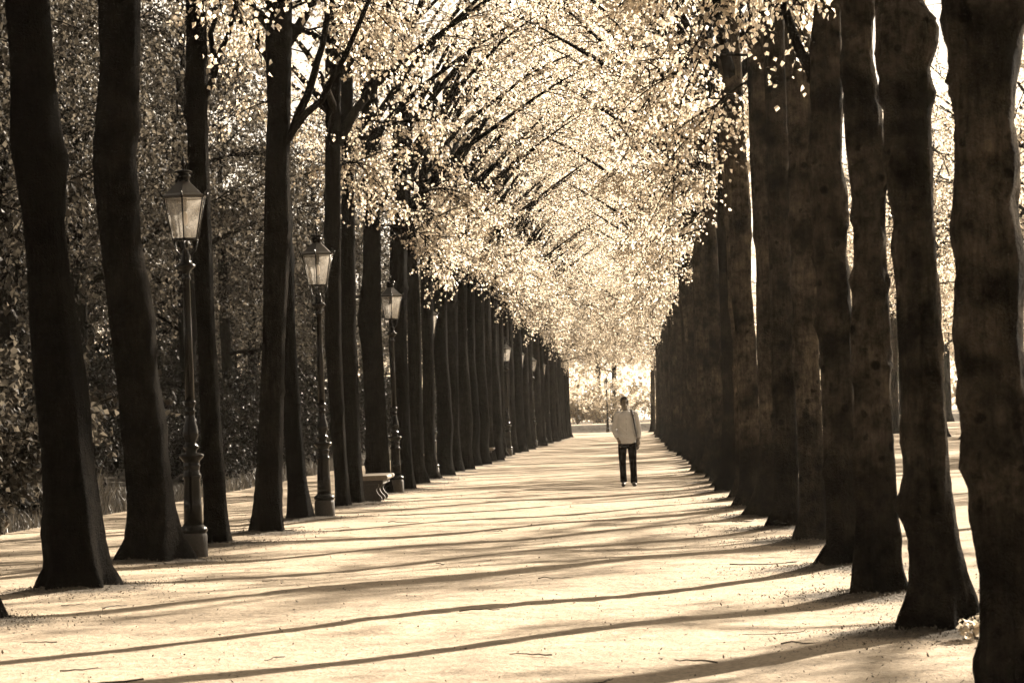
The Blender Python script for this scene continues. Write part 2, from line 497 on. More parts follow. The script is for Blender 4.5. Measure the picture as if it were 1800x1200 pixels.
def ground_z(x, y, coarse=False):
    x, y = np.asarray(x, float), np.asarray(y, float)
    z = 0.62 * smooth(221.5, 223.2, y) * (1 - 0.0 * x)
    z = z + 0.016 * np.sin(x * 1.3 + y * 0.31) * np.sin(y * 0.47 + 1.0) + 0.01 * np.sin(x * 2.9 - y * 0.9)
    z = z + 0.2 * smooth(-8.6, -14.0, x)
    for fx, fy in FEET:
        near = (np.abs(y - fy) < 2.2) & (np.abs(x - fx) < 2.2)
        if near.any():
            d2 = (x - fx) ** 2 + (y - fy) ** 2
            z = z + np.where(near, 0.055 * np.exp(-d2 / 0.4), 0)
    return z

# ------------------------------------------------------------------ ground
def build_ground():
    xs = np.concatenate([np.linspace(-150, -30, 9)[:-1], np.linspace(-30, -9, 22)[:-1], np.arange(-9, 5, 0.16), np.linspace(5, 16, 40)[:-1],
                         np.linspace(16, 40, 20)[:-1], np.linspace(40, 150, 9)])
    ys = np.concatenate([np.linspace(-40, 8, 13)[:-1], np.arange(8, 45, 0.17), np.arange(45, 110, 0.33), np.arange(110, 240, 0.6),
                         np.linspace(240, 500, 40)])
    X, Y = np.meshgrid(xs, ys)
    Z = ground_z(X, Y)
    r = rng_of(3)
    fine = (Y < 60) & (X > -9) & (X < 5)
    Z = Z + np.where(fine, r.normal(0, 0.0028, Z.shape), 0)
    nx, ny = len(xs), len(ys)
    v = np.stack([X, Y, Z], -1).reshape(-1, 3)
    idx = np.arange(nx * ny).reshape(ny, nx)
    q = np.stack([idx[:-1, :-1], idx[:-1, 1:], idx[1:, 1:], idx[1:, :-1]], -1).reshape(-1, 4)
    me = bpy.data.meshes.new("ground")
    me.from_pydata(v.tolist(), [], q.tolist())
    me.materials.append(M_GROUND)
    me.polygons.foreach_set("use_smooth", [True] * len(me.polygons))
    att = me.attributes.new("soil", 'FLOAT', 'POINT')
    soil = np.clip(smooth(-8.3, -9.3, X) + smooth(220.8, 221.6, Y) * (1 - smooth(223.3, 224.2, Y)) + 0.75 * smooth(240, 246, Y) * (Y < 330), 0, 1)
    for fx, fy in FEET:                                  # a ring of bare earth and husks round each foot
        near = (np.abs(Y - fy) < 2.5) & (np.abs(X - fx) < 2.5)
        soil = np.where(near, np.maximum(soil, 0.9 * np.exp(-((X - fx) ** 2 + (Y - fy) ** 2) / 0.75)), soil)
    att.data.foreach_set("value", soil.reshape(-1).astype(np.float32))
    me.update()
    o = link("ground", me)
    o["kind"] = "structure"
    return o
build_ground()

# ------------------------------------------------------------------ trees
def trunk_mesh(name, mat, seed, prof=None, height=11.0, r0=0.16, n=20, dz=0.16, burls=6, knots=0, seam=None, lean=0.0):
    r = rng_of(seed)
    if prof is None:
        flare = r.uniform(0.4, 0.75)
        zs = np.array([0.02, 0.12, 0.3, 0.6, 1.2, 2.2, 3.2, 4.2, 5.2])
        base = r0 * (1 + flare * np.exp(-zs / 0.28)) * (1 + r.normal(0, 0.06, len(zs)))
        offs = np.cumsum(r.normal(0, 0.02, len(zs))) + lean * zs
        offs -= offs[0]
        prof = list(zip(zs, offs, base))
    pz = np.array([p[0] for p in prof]); po = np.array([p[1] for p in prof]); pr = np.array([p[2] for p in prof])
    zt = pz[-1]
    z = np.concatenate([[-0.25, -0.1], np.arange(0.0, zt, dz * 0.5 if n > 24 else dz), np.linspace(zt, height, 14)])
    off = np.interp(z, pz, po)
    rad = np.interp(z, pz, pr)
    rt = min(pr[-1], 0.17)
    up_t = np.clip((z - zt) / max(height - zt, 0.1), 0, 1)
    rad = np.where(z > zt, rt * (1 - up_t) ** 0.9 + 0.012, rad)
    rad[z < 0] *= 1.12
    k = 5                                                # soften the measured outline a little
    offy = 0.5 * np.interp(z, pz, np.cumsum(r.normal(0, 0.025, len(pz))))
    offy -= offy[2]
    th = np.linspace(0, 2 * math.pi, n, endpoint=False)
    Z, T = np.meshgrid(z, th, indexing='ij')
    R = np.repeat(rad[:, None], n, 1)
    mod = np.zeros_like(R)
    for m_ in (2, 3, 4, 5):
        mod += r.uniform(0.012, 0.035) * np.sin(m_ * T + r.uniform(0, 6.3) + Z * r.uniform(-0.7, 0.7))
    for m_ in (7, 9, 11):
        mod += r.uniform(0.006, 0.014) * np.sin(m_ * T + r.uniform(0, 6.3) + Z * r.uniform(-1.5, 1.5))
    root = np.exp(-np.clip(Z, 0, None) / 0.26)
    nl = r.integers(4, 7)
    mod += 0.42 * root * np.maximum(np.sin(nl * T + r.uniform(0, 6.3)), -0.3)
    R = R * (1 + mod)
    for _ in range(burls):
        bt, bz, bs, ba = r.uniform(0, 6.3), r.uniform(0.3, 5.5), r.uniform(0.05, 0.13), r.uniform(0.015, 0.05)
        dt = (T - bt + math.pi) % (2 * math.pi) - math.pi
        R += ba * np.exp(-((dt * R) ** 2 + (Z - bz) ** 2) / (bs * bs))
    for _ in range(knots):                               # old branch collars: a raised ring with a dimple
        bt, bz, bs = r.uniform(0, 6.3), r.uniform(0.5, 4.6), r.uniform(0.035, 0.07)
        dt = (T - bt + math.pi) % (2 * math.pi) - math.pi
        d = np.sqrt((dt * R) ** 2 + ((Z - bz) * 0.85) ** 2)
        R += 0.022 * np.exp(-((d - bs) / (bs * 0.45)) ** 2) - 0.018 * np.exp(-(d / (bs * 0.5)) ** 2)
    if seam:                                             # a healed split with rolled lips
        st, s0, s1 = seam
        dt = (T - st + math.pi) % (2 * math.pi) - math.pi
        f_ = np.clip((Z - s0) / (s1 - s0), 0, 1)
        arc = np.abs(dt * R)
        half = 0.012 + 0.03 * np.sin(math.pi * f_) ** 2
        inside = (Z > s0) & (Z < s1)
        R += np.where(inside, -0.06 * np.exp(-(arc / half) ** 2) + 0.022 * np.exp(-((arc - half - 0.045) / 0.035) ** 2), 0)
    R += r.normal(0, 0.0025, R.shape)
    V = np.stack([off[:, None] + R * np.cos(T), offy[:, None] + R * np.sin(T), Z], -1).reshape(-1, 3)
    nz_ = len(z)
    f = []
    for i in range(nz_ - 1):
        for j in range(n):
            kk = (j + 1) % n
            f.append((i * n + j, i * n + kk, (i + 1) * n + kk, (i + 1) * n + j))
    f.append(tuple((nz_ - 1) * n + j for j in range(n)))
    g = Geo(); g.add(V, f)
    return g.mesh(name, mat), float(off[-1]), float(offy[-1])

def leaf_arrays(P, D, size, r, droop=0.55, wide=0.44):
    """Folded leaves, five vertices each: at P, roughly along D."""
    n = len(P)
    d = D + r.normal(0, 0.45, (n, 3)) + np.array([0, 0, -droop])
    d /= np.linalg.norm(d, axis=1)[:, None] + 1e-9
    s = np.cross(d, r.normal(0, 1, (n, 3)))
    s /= np.linalg.norm(s, axis=1)[:, None] + 1e-9
    nn = np.cross(d, s)
    L = size * r.uniform(0.6, 1.25, n)[:, None]
    b = P
    m = P + d * L * 0.5
    le = P + d * L * 0.42 + s * L * wide + nn * L * 0.14
    ri_ = P + d * L * 0.42 - s * L * wide + nn * L * 0.14
    t = P + d * L - nn * L * 0.1
    V = np.stack([b, le, ri_, t, m], 1).reshape(-1, 3)
    i = np.arange(n)[:, None] * 5
    F = np.concatenate([np.concatenate([i, i + 4, i + 1], 1), np.concatenate([i + 1, i + 4, i + 3], 1),
                        np.concatenate([i, i + 2, i + 4], 1), np.concatenate([i + 2, i + 3, i + 4], 1)])
    return V, F

def fast_tri_mesh(name, V, F, mat):
    me = bpy.data.meshes.new(name)
    me.vertices.add(len(V)); me.vertices.foreach_set("co", V.astype(np.float32).reshape(-1))
    me.loops.add(F.size); me.loops.foreach_set("vertex_index", F.astype(np.int32).reshape(-1))
    me.polygons.add(len(F)); me.polygons.foreach_set("loop_start", np.arange(0, F.size, 3, dtype=np.int32))
    me.materials.append(mat)
    me.update(calc_edges=True)
    me.validate()
    return me

def rot_about(v, axis, a):
    return np.array(Matrix.Rotation(a, 3, Vector(axis)) @ Vector(v))

def crown(seed, limbs, leaf_size, leaf_mat_, twigs=7, leaves=9, subs=14, spread=1.0, sub_len=1.3, droop_sub=0.35, twig_mesh=True, tmin=0.18):
    """limbs: list of (z0, azimuth, elevation, length, radius). Returns limb meshes and one leaf mesh."""
    r = rng_of(seed)
    limb_meshes, LP, LD = [], [], []
    for z0, az, el, ln, rd in limbs:
        g = Geo()
        m = 9
        s = np.linspace(0, 1, m)
        pts, p, e, a = [], np.array([0, 0, z0]), el, az
        for i in range(m):
            pts.append(p.copy())
            d = np.array([math.cos(a) * math.cos(e), math.sin(a) * math.cos(e), math.sin(e)])
            p = p + d * ln / (m - 1)
            e += -0.045 * (1 + 0.6 * ln / 4) + r.normal(0, 0.07)
            a += r.normal(0, 0.08)
        pts = np.array(pts)
        rad = rd * (1 - s) ** 0.8 + 0.008
        rad[0] *= 1.25
        g.add(*tube(pts, rad, 7))
        for q in range(subs):
            t = r.uniform(tmin, 1.0) if q > 1 else 1.0
            i = min(int(t * (m - 1)), m - 2)
            p0 = pts[i] + (pts[i + 1] - pts[i]) * (t * (m - 1) - i)
            d0 = pts[i + 1] - pts[i]
            d0 = d0 / np.linalg.norm(d0)
            side = r.normal(0, 1, 3); side[2] *= 0.6
            side -= d0 * np.dot(side, d0); side /= np.linalg.norm(side) + 1e-9
            d = d0 * r.uniform(0.3, 0.9) + side * r.uniform(0.6, 1.0)
            d /= np.linalg.norm(d)
            L = sub_len * r.uniform(0.55, 1.25) * (1.15 - 0.35 * t)
            sp, pp = [], p0.copy()
            for k in range(5):
                sp.append(pp.copy())
                pp = pp + d * L / 4
                d = d + np.array([0, 0, -droop_sub * 0.25]) + r.normal(0, 0.09, 3)
                d /= np.linalg.norm(d)
            sp = np.array(sp)
            g.add(*tube(sp, np.linspace(0.014, 0.004, 5), 4, False))
            for w in range(twigs):
                t2 = r.uniform(0.1, 1.0)
                j = min(int(t2 * 4), 3)
                q0 = sp[j] + (sp[j + 1] - sp[j]) * (t2 * 4 - j)
                dd = sp[j + 1] - sp[j]
                dd = dd / (np.linalg.norm(dd) + 1e-9) * 0.6 + r.normal(0, 0.6, 3)
                dd[2] -= 0.2
                dd /= np.linalg.norm(dd)
                tl = r.uniform(0.2, 0.55) * spread
                q1 = q0 + dd * tl * 0.5
                q2 = q1 + (dd + np.array([0, 0, -0.3])) * tl * 0.5
                if twig_mesh:
                    g.add(*tube([q0, q1, q2], [0.004, 0.003, 0.002], 3, False))
                tt = r.uniform(0.05, 1.05, leaves)
                base = np.where(tt[:, None] < 0.5, q0 + (q1 - q0) * (tt[:, None] * 2), q1 + (q2 - q1) * (tt[:, None] * 2 - 1))
                LP.append(base + r.normal(0, 0.035, (leaves, 3)))
                LD.append(np.repeat(dd[None], leaves, 0))
        limb_meshes.append(g.mesh("limb", M_LIMB))
    P, D = np.concatenate(LP), np.concatenate(LD)
    V, F = leaf_arrays(P, D * 0.5, leaf_size, r)
    return limb_meshes, fast_tri_mesh("foliage", V, F, leaf_mat_)

def avenue_limbs(seed):
    r = rng_of(seed)
    out = []
    for i in range(10):
        k = i % 5
        z0 = 4.9 + 4.7 * i / 9 + r.uniform(-0.35, 0.35)
        if k in (0, 3):
            az = r.normal(0, 0.45); ln = r.uniform(3.4, 5.2); el = r.uniform(0.65, 1.05)
        elif k == 1:
            az = math.pi + r.normal(0, 0.5); ln = r.uniform(2.6, 3.8); el = r.uniform(0.75, 1.1)
        else:
            az = (1 if k == 2 else -1) * (math.pi / 2 + r.normal(0, 0.4)); ln = r.uniform(2.0, 3.2); el = r.uniform(0.5, 1.0)
        out.append((z0, az, el, ln * (1.05 - 0.25 * i / 9), (0.064 - 0.028 * i / 9) * r.uniform(0.8, 1.15)))
    for i in range(5):                                   # thin low sprays
        az = r.normal(0, 0.7) if i < 3 else r.uniform(0, 6.3)
        out.append((r.uniform(4.5, 6.2), az, r.uniform(0.05, 0.5), r.uniform(1.6, 3.2), 0.02))
    return out

CROWNS = [crown(100 + i, avenue_limbs(100 + i), 0.064, M_LEAF, twigs=7, leaves=9, subs=10, sub_len=1.45, droop_sub=0.5, tmin=0.3) for i in range(6)]

def open_limbs(seed):
    r = rng_of(seed)
    out = []
    for i in range(9):
        k = i % 4
        z0 = 4.9 + 4.7 * i / 8 + r.uniform(-0.4, 0.4)
        if k in (0, 2):
            az = r.normal(0, 0.55); ln = r.uniform(4.3, 6.0); el = r.uniform(0.8, 1.1)
        elif k == 1:
            az = math.pi + r.normal(0, 0.5); ln = r.uniform(2.6, 3.8); el = r.uniform(0.75, 1.1)
        else:
            az = r.choice([-1, 1]) * (math.pi / 2 + r.normal(0, 0.4)); ln = r.uniform(2.0, 3.2); el = r.uniform(0.6, 1.0)
        out.append((z0, az, el, ln * (1.05 - 0.2 * i / 8), (0.075 - 0.03 * i / 8) * r.uniform(0.8, 1.1)))
    for i in range(2):
        out.append((r.uniform(4.3, 5.2), r.normal(0, 0.8), r.uniform(0.0, 0.4), r.uniform(1.2, 2.0), 0.014))
    return out
# the nearer left trees are barer inside, their stems and limbs show dark against the leaves behind
OPEN_CROWNS = [crown(160 + i, open_limbs(160 + i), 0.058, M_LEAF, twigs=8, leaves=10, subs=11, sub_len=1.3, droop_sub=0.4, tmin=0.42) for i in range(4)]

def extra_limb(tree, pts, rad):
    """One limb seen clearly in the photograph, with its forks; pts are lists of points from the trunk outwards."""
    g = Geo()
    for p in pts:
        p = np.array(p, float)
        q = np.linspace(0, len(p) - 1, 9)
        pp = np.stack([np.interp(q, np.arange(len(p)), p[:, i]) for i in range(3)], 1)
        pp[1:-1] += rng_of(len(p)).normal(0, 0.012, (7, 3))
        g.add(*tube(pp, np.linspace(rad, rad * 0.5, 9), 8))
    link("limb", g.mesh("limb", M_LIMB), tree)

def avenue_tree(x, y, trunk, off, variant, towards, label, group, sc=1.0, ph=0.0, lift=0.0):
    z = float(ground_z(np.array([x]), np.array([y]))[0]) - 0.03
    t = thing("avenue_tree", label, "tree", (x, y, z), 0.0, group, sc)
    link("trunk", trunk, t)
    rz = (0.0 if towards > 0 else math.pi) + ph
    limbs, leaves = (OPEN_CROWNS[variant % 4] if y < 135 and x < 5 else CROWNS[variant])
    for me in limbs:
        o = link("limb", me, t, (off[0], off[1], lift)); o.rotation_euler = (0, 0, rz)
    o = link("foliage", leaves, t, (off[0], off[1], lift)); o.rotation_euler = (0, 0, rz)
    return t

ORD = ["first", "second", "third", "fourth", "fifth", "sixth", "seventh", "eighth", "ninth", "tenth", "eleventh", "twelfth"]
GEN_L = [trunk_mesh("trunk", M_BARK_L, 300 + i, None, 11, r, 18, 0.2, 4, lean=l) for i, (r, l) in
         enumerate([(0.15, 0.0), (0.185, -0.012), (0.14, 0.015), (0.2, 0.008), (0.165, -0.015), (0.155, 0.012)])]
GEN_R = [trunk_mesh("trunk", M_BARK_R, 330 + i, None, 11, r, 20, 0.16, 9, 6, lean=l) for i, (r, l) in
         enumerate([(0.15, 0.0), (0.175, 0.012), (0.14, -0.01), (0.165, 0.008), (0.155, -0.008), (0.145, 0.01)])]

LEFT_LABELS = {
    'T0': "dark trunk cut off by the left picture edge, only its foot showing",
    'T1': "thick near-black leaning trunk at the far left with a bulge in its upper half",
    'T2': "thick dark trunk with a long torn bark ridge, just left of the nearest lamp post",
    'T3': "slim dark trunk standing directly behind the nearest lamp post",
    'T4': "straight dark trunk between the two nearest lamp posts, with a low forked right branch",
    'T5': "leaning slender trunk half hidden behind the straight one, left of the second lamp post",
    'T6': "thin dark trunk immediately right of the second lamp post",
    'T7': "thin dark trunk whose foot hides the near end of the first stone bench",
    'T8': "bulging dark trunk standing right behind the first stone bench",
    'T9': "dark trunk directly behind the third lamp post",
    'T10': "dark trunk with a foot spreading to the right, next beyond the third lamp post",
}
RIGHT_LABELS = {
    'R1': "nearest trunk at the right edge, lumpy pale-patched bark, its foot below the picture",
    'R2': "second trunk from the right edge, its lower bark split by a seam, foot widely flared",
    'R3': "dark trunk third from the right edge, sharply stained foot in a litter mound",
    'R4': "knobbly trunk fourth from the right edge, a crooked fork high on its left",
    'R5': "trunk fifth from the right edge, close against the knobbly one",
    'R6': "trunk sixth from the right edge, partly covered by the fifth",
}
GL, GR, GS = "trees of the left avenue row", "trees of the right avenue row", "trees of the second row beyond the right promenade"
rt = rng_of(55)
for i, (x, y, k) in enumerate(LEFT):
    if k and k != 'T0':
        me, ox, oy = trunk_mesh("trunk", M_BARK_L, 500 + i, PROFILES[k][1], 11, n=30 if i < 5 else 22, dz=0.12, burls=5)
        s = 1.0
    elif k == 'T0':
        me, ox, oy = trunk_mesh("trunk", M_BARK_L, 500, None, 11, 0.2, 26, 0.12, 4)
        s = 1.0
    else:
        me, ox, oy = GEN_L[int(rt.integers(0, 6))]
        s = rt.uniform(0.93, 1.1)
    n_ = i - 11
    if k:
        lab = LEFT_LABELS[k]
    elif n_ < 3:
        lab = f"dark trunk of the left row, {ORD[n_]} after the one with the spreading foot"
    elif 77 < y < 100 and n_ - 3 < 9:
        late = late + 1 if 'late' in globals() else 0
        lab = f"sunrimmed dark trunk, {ORD[late]} of the left row beyond the low grey post"
    elif y < 100:
        lab = "sunrimmed dark trunk of the left row close to the low grey post"
    else:
        lab = "hazy slim trunk in the far crowded end of the left avenue row"
    tr = avenue_tree(x, y, me, (ox, oy), i % 6, 1, lab, GL, s, rt.normal(0, 0.25), {'T0': 2.0, 'T1': 2.0, 'T2': 2.2, 'T3': 2.1, 'T4': 2.3, 'T5': 1.9, 'T6': 1.1, 'T7': 1.2, 'T8': 0.9, 'T9': 0.9, 'T10': 1.0}.get(k, float(np.interp(y, [60, 75, 125, 160], [0.9, 1.3, 1.3, 0.0]))))
    if k == 'T3':
        extra_limb(tr, [[(-0.09, 0, 5.0), (0.12, -0.05, 5.5), (0.3, -0.1, 6.0), (0.55, -0.1, 6.7), (0.8, -0.1, 7.6)], [(0.12, -0.05, 5.5), (0.1, 0.1, 6.2), (0.15, 0.3, 7.0)]], 0.04)
    if k == 'T4':
        extra_limb(tr, [[(0.29, 0, 4.85), (0.5, -0.05, 5.2), (0.85, -0.1, 5.55), (1.2, -0.2, 6.05), (1.6, -0.3, 6.9)], [(0.5, -0.05, 5.2), (0.72, 0.1, 5.75), (0.9, 0.2, 6.4), (1.0, 0.2, 7.4)]], 0.06)
        extra_limb(tr, [[(0.3, 0, 5.9), (0.1, -0.1, 6.25), (-0.15, -0.15, 6.6), (-0.45, -0.2, 7.2)], [(0.1, -0.1, 6.25), (0.0, 0.0, 6.7), (-0.05, 0.1, 7.4)]], 0.045)
for i, (x, y, k) in enumerate(RIGHT):
    if k:
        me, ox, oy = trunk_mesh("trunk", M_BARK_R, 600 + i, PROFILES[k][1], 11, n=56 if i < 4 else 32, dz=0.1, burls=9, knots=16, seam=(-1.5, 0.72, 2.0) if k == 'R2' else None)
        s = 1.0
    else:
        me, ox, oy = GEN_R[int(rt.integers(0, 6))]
        s = rt.uniform(0.93, 1.08)
    n_ = i
    if k:
        lab = RIGHT_LABELS[k]
    elif y > 195:
        lab = "lone slim trunk in bright haze past the end of the right row"
    elif n_ < 9:
        lab = f"{ORD[n_]} trunk from the right edge in the dark wall of right row trunks"
    elif y < 100:
        lab = "overlapping trunk in the dark middle of the right avenue row"
    else:
        lab = "hazy trunk in the far tightly packed end of the right avenue row"
    tr = avenue_tree(x, y, me, (ox, oy), (i * 5 + 2) % 6, -1, lab, GR, s, rt.normal(0, 0.25), {'R1': 1.0, 'R2': 1.2, 'R3': 1.0, 'R4': 0.9, 'R5': 1.1, 'R6': 1.2}.get(k, float(np.interp(y, [36, 60, 125, 160], [1.2, 1.2, 1.2, 0.0]))))
    if k == 'R4':
        extra_limb(tr, [[(0.02, 0, 4.1), (-0.12, -0.02, 4.35), (-0.24, -0.05, 4.6), (-0.32, -0.1, 5.0), (-0.42, -0.1, 5.6)]], 0.06)
for i, (x, y, k) in enumerate(SIDE):
    me, ox, oy = GEN_R[int(rt.integers(0, 6))]
    avenue_tree(x, y, me, (ox, oy), (i * 2 + 1) % 6, -1 if i % 2 else 1, "slender backlit tree of the second row, its nearer unseen ones added for shade", GS, rt.uniform(1.2, 1.38), rt.normal(0, 0.3))

# ------------------------------------------------------------------ woods on the left, trees and bushes behind
def wood_limbs(seed, zlo, zhi, n, reach):
    r = rng_of(seed)
    out = []
    for i in range(n):
        f = i / (n - 1)
        z0 = zlo + (zhi - zlo) * f
        out.append((z0, i * 2.4 + r.normal(0, 0.3), r.uniform(0.1, 0.6) + 0.35 * f, reach * r.uniform(0.75, 1.15) * (1.1 - 0.55 * f), 0.06 - 0.03 * f))
    return out
WOODS = [crown(700 + i, wood_limbs(700 + i, 3.8, 10.8, 13, 3.4), 0.095, M_LEAF_WOOD, twigs=7, leaves=9, subs=15, spread=1.3, sub_len=1.6, droop_sub=0.5, twig_mesh=False) for i in range(3)]
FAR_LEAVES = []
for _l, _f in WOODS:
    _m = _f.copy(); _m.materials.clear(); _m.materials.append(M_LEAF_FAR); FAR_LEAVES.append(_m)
WTRUNK = [trunk_mesh("trunk", M_BARK_L, 340 + i, None, 12, 0.17, 14, 0.3, 3) for i in range(3)]
def shrub_limbs(seed, n, ln):
    r = rng_of(seed)
    return [(0.05, i * 2.4, r.uniform(0.55, 1.35), ln * r.uniform(0.75, 1.2), 0.025) for i in range(n)]
SHRUBS = [crown(720 + i, shrub_limbs(720 + i, 10, 2.3 + 0.25 * i), 0.10, M_LEAF_SHRUB, twigs=6, leaves=9, subs=15, spread=1.0, sub_len=0.8, droop_sub=0.6, twig_mesh=False) for i in range(3)]

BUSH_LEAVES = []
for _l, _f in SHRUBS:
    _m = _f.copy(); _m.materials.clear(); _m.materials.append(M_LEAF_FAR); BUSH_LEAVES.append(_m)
LIT_LEAVES = []  # left-edge bushes in a lighter leaf, sunlight put into the colour
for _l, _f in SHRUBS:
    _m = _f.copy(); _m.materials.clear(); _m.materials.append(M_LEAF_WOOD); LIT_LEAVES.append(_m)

def wood_tree(x, y, v, rz, sc, label, group, name="woodland_tree"):
    z = float(ground_z(np.array([x]), np.array([y]))[0]) - 0.04
    t = thing(name, label, "tree", (x, y, z), rz, group, sc)
    link("trunk", WTRUNK[v][0], t)
    for me in WOODS[v][0]:
        link("limb", me, t)
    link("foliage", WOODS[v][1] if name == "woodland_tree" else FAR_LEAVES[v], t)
    return t
def shrub(x, y, v, rz, sc, label, group, name="shrub"):
    z = float(ground_z(np.array([x]), np.array([y]))[0]) - 0.04
    t = thing(name, label, "shrub", (x, y, z), rz, group, sc)
    for me in SHRUBS[v][0]:
        link("stem", me, t)
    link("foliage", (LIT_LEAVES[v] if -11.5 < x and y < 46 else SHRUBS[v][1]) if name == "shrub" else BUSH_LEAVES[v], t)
    return t
rw = rng_of(21)
GW, GSH = "woodland trees behind the left path", "shrubs along the wood edge"
for i in range(62):
    y = 36 + i * 3.3 + rw.uniform(-1, 1)
    lim = 0.235 * y + 4
    x = -(11.8 + rw.uniform(0, 1) ** 1.2 * max(lim - 9.5, 2.5))
    wood_tree(x, y, i % 3, rw.uniform(0, 6.3), rw.uniform(0.85, 1.35),
              "leafy woodland tree in the shady wood left of the side path" if y < 110 else "distant woodland tree behind the far part of the left row", GW)
SH_SPOTS = [(-10.0, 38.5, 1.0), (-10.3, 41.8, 1.15), (-11.3, 44.5, 1.0), (-12.8, 48.2, 1.2), (-13.2, 53.0, 1.0), (-12.6, 57.5, 0.85), (-10.6, 66.5, 0.75),
            (-10.4, 71.0, 0.95), (-10.8, 76.0, 1.1), (-11.2, 82.0, 1.2)]
SH_LABELS = ["leafy bush at the left picture edge, nearest in the wood edge", "dense bush seen between the left edge and the thick leaning trunk",
             "bush with leaves coloured as sunlit, right of the thick leaning trunk", "bush in deep shade left of the nearest lamp post",
             "shaded bush behind the nearest lamp post", "low bush right of the nearest lamp post beyond the side path",
             "low bush at the side path between the first two lamp posts", "bush beyond the side path left of the second lamp post",
             "tall bush glimpsed just right of the second lamp post", "tall bush glimpsed left of the third lamp post"]
for i, (x, y, s) in enumerate(SH_SPOTS):
    shrub(x, y, i % 3, rw.uniform(0, 6.3), s, SH_LABELS[i], GSH)
for i in range(22):
    y = 88 + i * 6.5
    shrub(-11.0 - rw.uniform(0, 3), y, i % 3, rw.uniform(0, 6.3), rw.uniform(0.9, 1.4), "far shrub of the wood edge, mostly hidden by left row trunks", GSH)

for i in range(34):
    y = 55 + i * 3.0 + rw.uniform(-1, 1)
    shrub(-(13.0 + rw.uniform(0, 1) * max(0.23 * y + 3 - 13, 1.5)), y, i % 3, rw.uniform(0, 6.3), rw.uniform(1.0, 1.5), "undergrowth bush deep in the shade of the left wood", "undergrowth in the left wood")

GB, GE = "bushes beyond the avenue end", "trees beyond the avenue end"
for i in range(11):
    x = -19 + i * 3.6 + rw.uniform(-0.8, 0.8)
    shrub(x, 247 + rw.uniform(-3, 6), i % 3, rw.uniform(0, 6.3), rw.uniform(1.15, 1.5), "hazy rounded bush behind the lawn past the avenue end", GB, "bush")
for i in range(26):
    x = -44 + (i % 13) * 7.0 + rw.uniform(-2, 2)
    wood_tree(x, 262 + (i // 13) * 16 + rw.uniform(-5, 5), i % 3, rw.uniform(0, 6.3), rw.uniform(0.95, 1.4), "pale hazy tree closing the view past the avenue end", GE, "background_tree")
for x, y, v, s, lab in ((-7.6, 196.0, 0, 0.9, "leafy tree just past the left end of the avenue, twigs hanging low in bright haze"),
                        (4.6, 207.0, 1, 0.95, "leafy tree just past the right end of the avenue, its low bough over the path"),
                        (-10.5, 226.0, 2, 1.05, "leafy tree on the far lawn left behind the end of the left row")):
    wood_tree(x, y, v, 1.0 + v, s, lab, GE, "background_tree")
GP = "trees across the right lawn"
for i in range(34):
    y = 85 + i * 5.2 + rw.uniform(-2, 2)
    x = 19 + rw.uniform(0, 1) * 0.09 * y + (i % 2) * 4
    wood_tree(x, y, i % 3, rw.uniform(0, 6.3), rw.uniform(1.15, 1.45), "backlit leafy tree far behind the right promenade", GP, "park_tree")

def distant_wood():
    r = rng_of(77)
    n = 42000
    x = r.uniform(-120, 120, n)
    top = 13 + 2.5 * np.sin(x * 0.31) + 1.8 * np.sin(x * 0.83 + 1)
    z = r.uniform(0.0, 1, n) ** 0.9 * top
    yv = 318 + r.uniform(0, 10, n) + 2.5 * np.sin(x * 0.45 + z * 0.5)
    P = np.stack([x, yv, z + 0.5], 1)
    V, F = leaf_arrays(P, r.normal(0, 0.5, (n, 3)), 0.62, r, 0.3)
    o = link("distant_wood", fast_tri_mesh("distant_wood", V, F, M_LEAF_FAR))
    o["kind"] = "stuff"
distant_wood()

# ------------------------------------------------------------------ gas lamps
def hexpts(r, z, ph):
    return [np.array([r * math.cos(ph + i * math.pi / 3), r * math.sin(ph + i * math.pi / 3), z]) for i in range(6)]

def bar(g, a, b, w):
    g.add(*tube([a, b], [w, w], 5))

